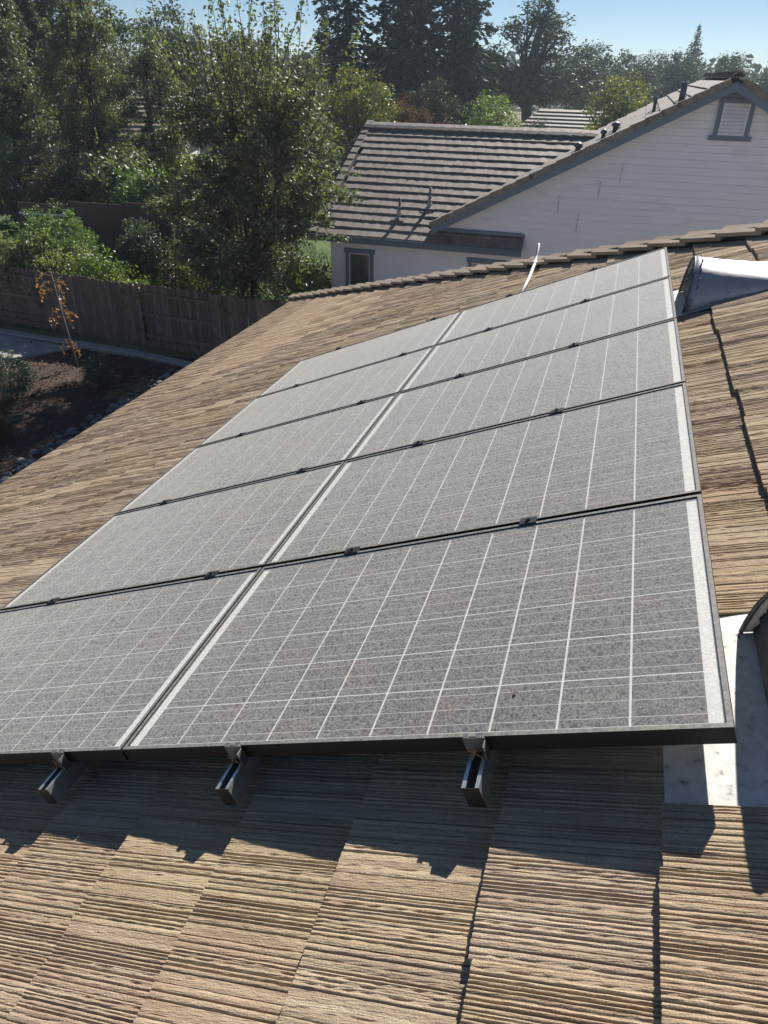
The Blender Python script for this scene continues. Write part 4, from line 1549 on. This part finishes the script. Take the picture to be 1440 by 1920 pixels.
# --- the big leafy tree behind the fence
rt = np.random.RandomState(101)
lob = [(0.1, 0, 1.4, 1.9, 1.5, 1.5), (-0.3, 0, 2.9, 2.1, 1.6, 1.6), (0.5, 0, 4.1, 2.3, 1.7, 1.4), (0.1, 0, 5.2, 1.9, 1.5, 1.1), (0.9, 0, 5.8, 1.1, 1.0, .8), (-0.9, 0, 5.5, 1.0, 1.0, .8), (2.0, 0.0, 3.6, 1.0, 0.9, 0.7), (-1.9, 0.2, 3.3, .9, .9, 1.1), (-1.5, 0.1, 4.9, .8, .8, .8)]
sh = []
for k in range(46):
    a = rt.uniform(0, 6.28); r_ = rt.uniform(.2, 2.0)
    p = np.array([r_ * math.cos(a) + .25, r_ * math.sin(a) * .8, rt.uniform(4.8, 6.5)])
    q = p + np.array([math.cos(a) * rt.uniform(-.2, 1.3), math.sin(a) * rt.uniform(.0, .8), rt.uniform(.8, 2.8)])
    sh.append((p, q, 105, .13))
for k in range(16):
    a = rt.uniform(-.9, .9) + (math.pi if k % 3 == 0 else 0); z = rt.uniform(2.5, 6)
    p = np.array([1.7 * math.cos(a), 1.4 * math.sin(a), z]); q = p + np.array([math.cos(a) * rt.uniform(.6, 1.4), math.sin(a) * rt.uniform(.3, .8), rt.uniform(-.5, .35)])
    sh.append((p, q, 70, .10))
tr = make_tree('oak', rt, lob, 370, 115, .34, .125, .14, L_oak, fork=.3, shoots=sh, limbn=30, shell=.25)
plant('leafy_tree', tr, (-9.75, 16.9, G + .2), 'large glossy-leaved tree with upright shoots, just behind the wooden fence', 'tree', 1.0, 0.4)

# --- tall trees on the left
rt = np.random.RandomState(202)
lobA = [(0.3, 0, 1.7, 1.8, 1.7, 1.4), (0, 0, 3.0, 2.1, 1.9, 1.7), (-.4, 0, 4.9, 2.2, 2, 1.9), (.4, .2, 6.8, 1.8, 1.7, 1.8), (0, 0, 8.4, 1.0, 1, 1.3), (-1.2, 0, 6.6, 1.1, 1, 1.5), (1.3, 0, 4.6, 1.2, 1.2, 1.3)]
shA = []
for k in range(22):
    a = rt.uniform(0, 6.28); r_ = rt.uniform(.3, 1.9)
    p = np.array([r_ * math.cos(a), r_ * math.sin(a), rt.uniform(6.2, 8.6)])
    shA.append((p, p + np.array([rt.uniform(-.2, .2), rt.uniform(-.2, .2), rt.uniform(.6, 1.3)]), 90, .11))
tA = make_tree('holly_oak', rt, lobA, 280, 100, .41, .145, .20, L_dark, fork=.28, shoots=shA, trunks=2, limbn=24, shell=.3)
LEFT = [(-21.4, 26.6, .86, 0.3, 'dark evergreen tree with pale-glinting leaves rising behind the brown panel fence', L_oak),
        (-25.6, 27.4, .95, 2.1, 'dark twin-trunk evergreen tree at the far left edge behind the round hedge', L_dark),
        (-18.9, 27.6, .70, 4.0, 'dense mid-sized tree between the big leafy tree and the left trees', L_oak),
        (-16.0, 29.2, .70, 5.6, 'mid-sized tree directly behind the left half of the big leafy tree', L_dark),
        (-13.6, 30.5, .62, 1.2, 'shorter dark tree partly hidden behind the big leafy tree', L_dark),
        (-29.5, 32.5, 1.35, 5.0, 'tall dark tree filling the upper left corner', L_dark),
        (-26.6, 33.2, 1.30, 0.9, 'tall dark-crowned tree touching the top of the picture left of the sky gap', L_dark),
        (-34.5, 35.0, 1.4, 3.3, 'far tall tree behind the upper left corner trees', L_dark)]
for (x, y, sc, ro, lab, lm) in LEFT:
    plant('evergreen_tree', tA, (x, y, tz(x, y)), lab, 'tree', sc, ro, 'dark evergreen trees on the left', crownmat=lm)

# --- shrubs: one bush mesh per habit, copies placed along the garden edge
rt = np.random.RandomState(303)
def bush(name, lobes, clumps, per, cr, leaf, lm, seed, limbn=14):
    return make_tree(name, np.random.RandomState(seed), lobes, clumps, per, cr, leaf, .03, lm, fork=.2, trunks=3, sprd=.12, limbn=limbn, flat=.2)


B_round = bush('round', [(0, 0, .95, 1.15, 1.1, .95)], 420, 40, .13, .06, L_hedge, 1)
B_loose = bush('loose', [(0, 0, .75, .8, .8, .7), (.3, .1, 1.15, .5, .5, .45), (-.3, 0, 1.05, .45, .45, .5)], 110, 42, .22, .085, L_pale, 2)
B_up = bush('upright', [(0, 0, .7, .6, .6, .75), (.2, 0, 1.2, .35, .35, .45)], 90, 40, .20, .075, L_hedge, 3)
SHR = [('round_hedge', B_round, (-16.9, 18.0), 1.3, 1.5, L_hedge, 'clipped dome-shaped dark green hedge at the left behind the fence', 'hedge', 1.1),
       ('shrub', B_loose, (-17.3, 16.9), 1.3, 0.2, L_pale, 'pale green shrub at the left edge in front of the dome hedge', 'shrub', 1.36),
       ('shrub', B_loose, (-15.9, 16.9), 1.25, 1.3, L_pale, 'pale green leafy shrub next to the left-edge shrub above the fence', 'shrub', 1.2),
       ('shrub', B_up, (-14.8, 16.8), 1.3, 2.2, L_hedge, 'bright green shrub behind the fence, left of the autumn sapling', 'shrub', 1.12),
       ('shrub', B_up, (-14.0, 16.7), 1.25, 3.2, L_lime, 'yellow-green shrub above the fence behind the autumn sapling', 'shrub', 1.1),
       ('shrub', B_loose, (-13.1, 16.65), 1.15, 4.4, L_lime, 'bright green shrub above the fence, right of the autumn sapling', 'shrub', 1.0),
       ('shrub', B_up, (-12.2, 17.2), 1.35, 5.2, L_sparse, 'twiggy brownish shrub by the grass bank left of the big tree', 'shrub', 1.1),
       ('shrub', B_loose, (-11.6, 16.8), 1.2, .7, L_sparse, 'thin brownish green shrub against the left foot of the big tree', 'shrub', 1.05),
       ('shrub', B_loose, (-14.5, 18.9), 1.1, 1.9, L_blue, 'pale-tipped shrub in front of the brown panel fence', 'shrub', 1.1),
       ('shrub', B_up, (-12.6, 19.4), 1.25, 2.7, L_dark, 'dark shrub left of the big tree beside the grass bank', 'shrub', 1.2),
       ('shrub', B_loose, (-7.7, 16.5), 1.0, 2.0, L_dark, 'dark low shrub behind the right end of the wooden fence', 'shrub', .9),
       ('shrub', B_up, (-8.5, 17.5), 1.15, 1.0, L_lime, 'bright sunlit shrub left of the neighbour house corner', 'shrub', 1.3),
       ('shrub', B_loose, (-8.95, 19.2), .95, 3.9, L_yel, 'yellowish shrub tucked under the neighbour gutter corner', 'shrub', 1.35),
       ('shrub', B_up, (-8.9, 18.2), .95, 4.8, L_hedge, 'green shrub against the corner of the neighbour house', 'shrub', 1.3)]
for (nm, ms, (x, y), sc, ro, lm, lab, cat, szf) in SHR:
    plant(nm, ms, (x, y, tz(x, y)), lab, cat, sc, ro, 'shrubs behind the wooden fence' if nm == 'shrub' else None, sz=sc * szf, parts=('stems', 'foliage'), crownmat=lm)
UND = [(-22.5, 23.0, 2.0, L_oak), (-20.3, 22.6, 1.7, L_sparse), (-18.6, 23.4, 1.9, L_oak), (-16.6, 22.8, 1.7, L_hedge), (-14.9, 23.6, 1.9, L_oak), (-13.1, 22.6, 1.8, L_sparse), (-11.6, 23.8, 1.9, L_oak)]
for i, (x, y, sc, lm) in enumerate(UND):
    plant('understory_shrub', B_loose, (x, y, tz(x, y)), 'understory bush below the left trees behind the brown panel fence, %s from the left' % ['first', 'second', 'third', 'fourth', 'fifth', 'sixth', 'seventh'][i], 'shrub', sc, x * 3, 'understory bushes below the left trees', parts=('stems', 'foliage'), crownmat=lm)
for (x, y, sc, lab, lm) in ((-13.35, 11.3, .62, 'grey-green shrub in the mulch bed at the left edge', L_blue), (-11.9, 12.75, .42, 'low dark shrub in the mulch bed right of the sapling', L_blue),
                            (-12.0, 9.4, .30, 'small reddish plant in the mulch near the stones', L_red), (-12.7, 9.9, .28, 'small reddish plant in the mulch below the grey-green shrub', L_red)):
    plant('garden_shrub', B_round, (x, y, G + .03), lab, 'shrub', sc, x, 'low shrubs in the mulch bed', parts=('stems', 'foliage'), crownmat=lm)

# --- young autumn trees with stakes
def sapling(loc, lab, H, lean, seed, sc=1.0):
    rs_ = np.random.RandomState(seed)
    t_ = thing('sapling', lab, 'tree', loc)
    m = MB()
    tip = Vector((lean, 0.05, H))
    m.tube([(0, 0, -.05), (lean * .45, 0.0, H * .45), tuple(tip)], [.028, .022, .008], 7)
    br = []
    cl = []
    for k in range(13):
        f = rs_.uniform(.55, .97) if k < 10 else rs_.uniform(.2, .3)
        p = Vector((lean * f, .03, H * f)); a = rs_.uniform(0, 6.28)
        L_ = rs_.uniform(.16, .36)
        q = p + Vector((math.cos(a) * L_, math.sin(a) * L_, L_ * .35)); e = q + Vector((math.cos(a) * .10, math.sin(a) * .10, -rs_.uniform(.1, .55)))
        m.tube([p, q, e], [.007, .005, .003], 4, caps=False)
        n_ = 28
        t2 = rs_.uniform(.25, 1, n_)
        P_ = np.outer((1 - t2) ** 2, p) + np.outer(2 * t2 * (1 - t2), q) + np.outer(t2 ** 2, e) + rs_.normal(0, .025, (n_, 3))
        cl.append(P_)
    obj('trunk', m.mesh('sapling_trunk', True), M_twig, t_, T3(Vector(loc)))
    V, F = leaf_quads(np.vstack(cl), rs_.uniform(.04, .085, sum(len(c_) for c_ in cl)), rs_, flat=.1, wr=.6)
    cm = np_mesh('sapling_leaves', V, F)
    obj('leaves', cm, L_orange, t_, T3(Vector(loc)))


sapling((-13.29, 13.61, G + .03), 'thin young tree with dried orange leaves in the mulch bed', 2.45, -.25, 4)
sapling((-15.95, 13.0, G + .10), 'second orange-leaved sapling cut by the left edge of the picture', 1.3, .05, 6)

# --- middle distance
rt = np.random.RandomState(404)
lobB = [(0, 0, 2.4, 2.0, 2.0, 1.8), (.9, .3, 3.6, 1.5, 1.4, 1.4), (-.9, -.2, 3.4, 1.4, 1.4, 1.3), (.1, 0, 4.7, 1.3, 1.3, 1.2)]
tB = make_tree('round_tree', rt, lobB, 200, 60, .55, .17, .18, L_far, fork=.3, limbn=16)
rt = np.random.RandomState(405)
lobC = [(0, 0, 6, 3.2, 3.2, 1.8), (2.6, .5, 8, 2.2, 2, 1.6), (-2.8, 0, 7.4, 2.2, 2, 1.7), (.5, 0, 10.2, 2.2, 2, 1.7), (-1.8, 0, 10.0, 1.3, 1.3, 1.0), (2.3, 0, 10.8, 1.3, 1.3, 1.0), (3.8, 0, 5.6, 1.6, 1.5, 1.2), (-4.0, 0, 5.4, 1.6, 1.5, 1.3), (0.3, 0, 12.0, 1.2, 1.2, .9)]
tC = make_tree('valley_oak', rt, lobC, 300, 62, .72, .25, .42, L_far, fork=.42, limbn=40)
rt = np.random.RandomState(406)
cA = make_conifer('redwood', rt, 21, 3.6, 330, L_conif, .62, .30, .06, .38, .62)
cB = make_conifer('cedar', np.random.RandomState(407), 17, 3.3, 260, L_conif, .62, .35, .06, .32, .75)
cC = make_conifer('fir', np.random.RandomState(408), 14, 4.3, 300, L_conif, .55, .12, .05, .26, .95)
for (x, y, sc, ro, ms, lab) in ((-21.3, 57, .92, 0, cA, 'slender tall conifer left of the conifer group behind the wing roof'), (-18.2, 60, 1.0, 1, cA, 'tall dark conifer, second of the group'),
                                (-15.6, 56, 1.05, 2, cB, 'broad dark conifer in the middle of the group'), (-13.6, 59, 1.0, 3.2, cA, 'tall conifer on the right of the dark group'),
                                (-12.2, 57, .62, 4, cB, 'shorter conifer right beside the dark group'), (-24.2, 60, .60, 5, cB, 'small conifer left of the dark group')):
    plant('conifer', ms, (x, y, tz(x, y)), lab, 'tree', sc, ro, 'dark conifers beyond the neighbour roof')
plant('oak_tree', tC, (-10.4, 74, G), 'open-crowned oak with bare crooked limbs against the sky', 'tree', 1.42, .3, sz=.98)
MIDT = [(-14.4, 39, .98, 0, L_yel, 'olive round-topped tree left of the wing roof'), (-16.5, 37, .72, 2, L_far, 'lower dull green tree at the left of the wing roof'), (-8.6, 46.5, 1.02, 1, L_lime, 'bright green tree behind the wing roof ridge'),
        (-6.3, 50, .78, 3, L_far, 'dull green tree right of the bright one behind the ridge'), (-1.3, 52, 1.22, 4, L_yel, 'yellow-green tree between the far roof and the gable roof'),
        (1.2, 60, .95, 5, L_far, 'grey green tree above the gable roof slope'), (-4.0, 66, 1.05, .6, L_far, 'hazy tree behind the far tiled roof'), (-12.4, 48, .9, 2.6, L_far, 'dark green tree under the conifers'),
        (-19.5, 46, 1.1, 3.9, L_far, 'dark tree behind the big leafy tree, right side'), (-23.5, 44, 1.25, 1.7, L_far, 'dark tree behind the big leafy tree, middle'), (-27.0, 42, 1.2, 5.3, L_far, 'dark tree in the gap left of the big leafy tree')]
for (x, y, sc, ro, lm, lab) in MIDT:
    plant('round_tree', tB, (x, y, tz(x, y)), lab, 'tree', sc, ro, 'broad trees in the middle distance', crownmat=lm)
for i, (x, y, sc) in enumerate(((-14.6, 42, 1.5), (-13.2, 43, 1.6), (-11.8, 43, 1.45), (-10.6, 44, 1.35))):
    plant('rusty_shrub', B_up, (x, y, tz(x, y) + .9), 'reddish brown shrub behind the wing roof, ' + ['leftmost', 'second from the left', 'third from the left', 'rightmost'][i] + ' of four', 'shrub', sc, i, 'reddish shrubs behind the wing roof', sz=sc * 1.35, parts=('stems', 'foliage'), crownmat=L_red)
plant('fir_tree', cC, (7.0, 148, G), 'pointed hazy fir rising above the tree line right of the middle', 'tree', 1.03, 0)

# --- far trees, one by one, and the woods behind them
rf = random.Random(55)
FARP = [(-2, 92, 1.62, 'grey'), (3.5, 98, 1.68, 'grey'), (9, 105, 1.65, 'grey'), (14, 100, 1.5, 'grey'), (-6.5, 100, 1.8, 'grey'), (0.8, 120, 1.7, 'grey'), (6, 125, 1.6, 'grey'), (12, 130, 1.7, 'grey'), (18, 124, 1.6, 'grey'), (24, 120, 1.6, 'grey'),
        (-30, 78, 1.35, 'g'), (-36, 74, 1.35, 'g'), (-25, 84, 1.4, 'g'), (-44, 70, 1.8, 'g'), (-52, 66, 1.8, 'g')]
ordn = ['first', 'second', 'third', 'fourth', 'fifth', 'sixth', 'seventh', 'eighth', 'ninth', 'tenth']
FP = sorted([p for p in FARP if p[3] == 'grey'], key=lambda p: math.atan2(p[0], p[1]))
for i, (x, y, sc, _) in enumerate(FP):
    plant('distant_tree', tB, (x, y, tz(x, y)), 'hazy distant tree above the neighbour roof, %s from the left along the skyline' % ordn[i], 'tree', sc, rf.uniform(0, 6), 'hazy distant trees on the skyline')
FP = sorted([p for p in FARP if p[3] == 'g'], key=lambda p: math.atan2(p[0], p[1]))
for i, (x, y, sc, _) in enumerate(FP):
    plant('distant_tree', tB, (x, y, tz(x, y)), 'distant tree glimpsed behind the left garden trees, %s from the left' % ordn[i], 'tree', sc, rf.uniform(0, 6), 'distant trees behind the left garden')
rw = np.random.RandomState(66)
V_ = []; F_ = []; so = 0
cl = []
for k in range(900):
    a = rad(rw.uniform(-62, 34)); D_ = rw.uniform(170, 420)
    x, y = math.sin(a) * D_, math.cos(a) * D_
    h = rw.uniform(7, 12) * (1.15 if rw.rand() < .15 else 1)
    wd = h * rw.uniform(.3, .5) if rw.rand() < .75 else h * .2
    q = rw.normal(0, 1, (70, 3)); q /= np.linalg.norm(q, axis=1, keepdims=True); q *= rw.rand(70, 1) ** .4
    cl.append(np.array([x, y, G + h * .55]) + q * np.array([wd, wd, h * .5]))
c = np.vstack(cl)
V, F = leaf_quads(c, rw.uniform(1.2, 2.4, len(c)), rw, flat=.3, wr=.7)
o = obj('far_woods', np_mesh('far_woods', V, F), L_far)
tag(o, 'hazy blue-grey far woods along the horizon', 'woods', kind='stuff')

# ================================================================== DISTANT HOUSES
def far_house(loc, rot, wx, wy, wh, rise, lab, courses=9, wm=M_wstucco, chimney=None):
    t_ = thing('distant_house', lab, 'house', loc, rot)
    Mh = T3(Vector(loc)) @ Matrix.Rotation(rot, 4, 'Z')
    obj('wall', MB().box(-wx, wx, -wy, wy, 0, wh).mesh('wall'), wm, t_, Mh)
    e = .5
    m = MB()
    m.add([(-wx - e, -wy - e, wh), (wx + e, -wy - e, wh), (wx + e, wy + e, wh), (-wx - e, wy + e, wh), (-wx * .7, 0, wh + rise), (wx * .7, 0, wh + rise)], [(0, 1, 5, 4), (1, 2, 5), (2, 3, 4, 5), (3, 0, 4), (0, 3, 2, 1)])
    rf_ = obj('roof', m.mesh('roof'), M_deck, t_, Mh)
    A, B = Vector((-wx - e, -wy - e, wh)), Vector((wx + e, -wy - e, wh)); C, D = Vector((wx * .7, 0, wh + rise)), Vector((-wx * .7, 0, wh + rise))
    A2, B2 = Vector((-wx - e, wy + e, wh)), Vector((wx + e, wy + e, wh))
    for k in range(courses):
        t0, t1 = k / courses, min(1, (k + 1.1) / courses)
        for (p, q, r_, s_) in ((A, B, C, D), (B, B2, C, C), (A2, A, D, D)):
            a0, b0, b1, a1 = p.lerp(s_, t0), q.lerp(r_, t0), q.lerp(r_, t1), p.lerp(s_, t1)
            up = Vector((0, 0, .11)); lo = Vector((0, 0, .015))
            m = MB(); m.add([a0 + up, b0 + up, b1 + lo, a1 + lo, a0 + lo, b0 + lo], [(0, 1, 2, 3), (0, 4, 5, 1)])
            obj('tile_course', m.mesh('tile_course'), M_ntile, rf_, Mh)
    for s_ in (-.5, .35):
        m = MB().box(wx * s_ - .5, wx * s_ + .5, -wy - .05, -wy - .005, .9, 2.1)
        f_ = obj('window', m.mesh('window'), M_blue, t_, Mh)
        obj('pane', MB().box(wx * s_ - .42, wx * s_ + .42, -wy - .07, -wy - .052, .98, 2.02).mesh('pane'), M_pane, f_, Mh)
    if chimney:
        cx, cy, ch = chimney
        m = MB().box(cx - .35, cx + .35, cy - .3, cy + .3, wh, wh + rise + ch)
        m.box(cx - .42, cx + .42, cy - .37, cy + .37, wh + rise + ch, wh + rise + ch + .12)
        c_ = obj('chimney', m.mesh('chimney'), M_wstucco, t_, Mh)
        m = MB()
        for a, b in ((-.3, -.25), (.3, -.25), (-.3, .25), (.3, .25)):
            m.box(cx + a - .02, cx + a + .02, cy + b - .02, cy + b + .02, wh + rise + ch + .12, wh + rise + ch + .36)
        m.box(cx - .36, cx + .36, cy - .31, cy + .31, wh + rise + ch + .36, wh + rise + ch + .40)
        obj('chimney_cap', m.mesh('chimney_cap'), M_dgalv, c_, Mh)


far_house((-4.4, 62.5, G), rad(-4), 4.4, 4.2, 2.7, 1.95, 'distant house with dark banded tile roof showing above the wing ridge')
far_house((8.6, 50, G), rad(-4), 5.5, 4.5, 3.6, 2.45, 'distant house with a chimney behind the gable peak at the right edge', chimney=(-.9, 1.0, .75))
far_house((-27.5, 36.0, -4.3), rad(20), 5.0, 4.0, 2.5, 1.6, 'pale stucco house mostly hidden behind the trees on the left')
far_house((-24.5, 56, G), rad(12), 5, 4, 2.7, 1.7, 'distant pale house glimpsed right of the big leafy tree')

# ================================================================== HAZE
def build_haze():
    m = MB().box(-460, 460, -60, 460, G - 1.2, 18)
    o_ = bpy.data.objects.new('haze', m.mesh('haze'))
    COL.objects.link(o_)
    hm = bpy.data.materials.new('haze_air')
    hm.use_nodes = True
    nt = hm.node_tree
    for n in list(nt.nodes):
        if n.type != 'OUTPUT_MATERIAL': nt.nodes.remove(n)
    out = [n for n in nt.nodes if n.type == 'OUTPUT_MATERIAL'][0]
    pv = nt.nodes.new('ShaderNodeVolumePrincipled')
    pv.inputs['Color'].default_value = (0.70, 0.85, 1.0, 1)
    pv.inputs['Density'].default_value = 0.00065
    pv.inputs['Anisotropy'].default_value = 0.35
    nt.links.new(pv.outputs[0], out.inputs['Volume'])
    o_.data.materials.append(hm)
    o_['kind'] = 'stuff'
    o_['label'] = 'thin bluish haze in the air between the trees'
    o_['category'] = 'haze'


build_haze()
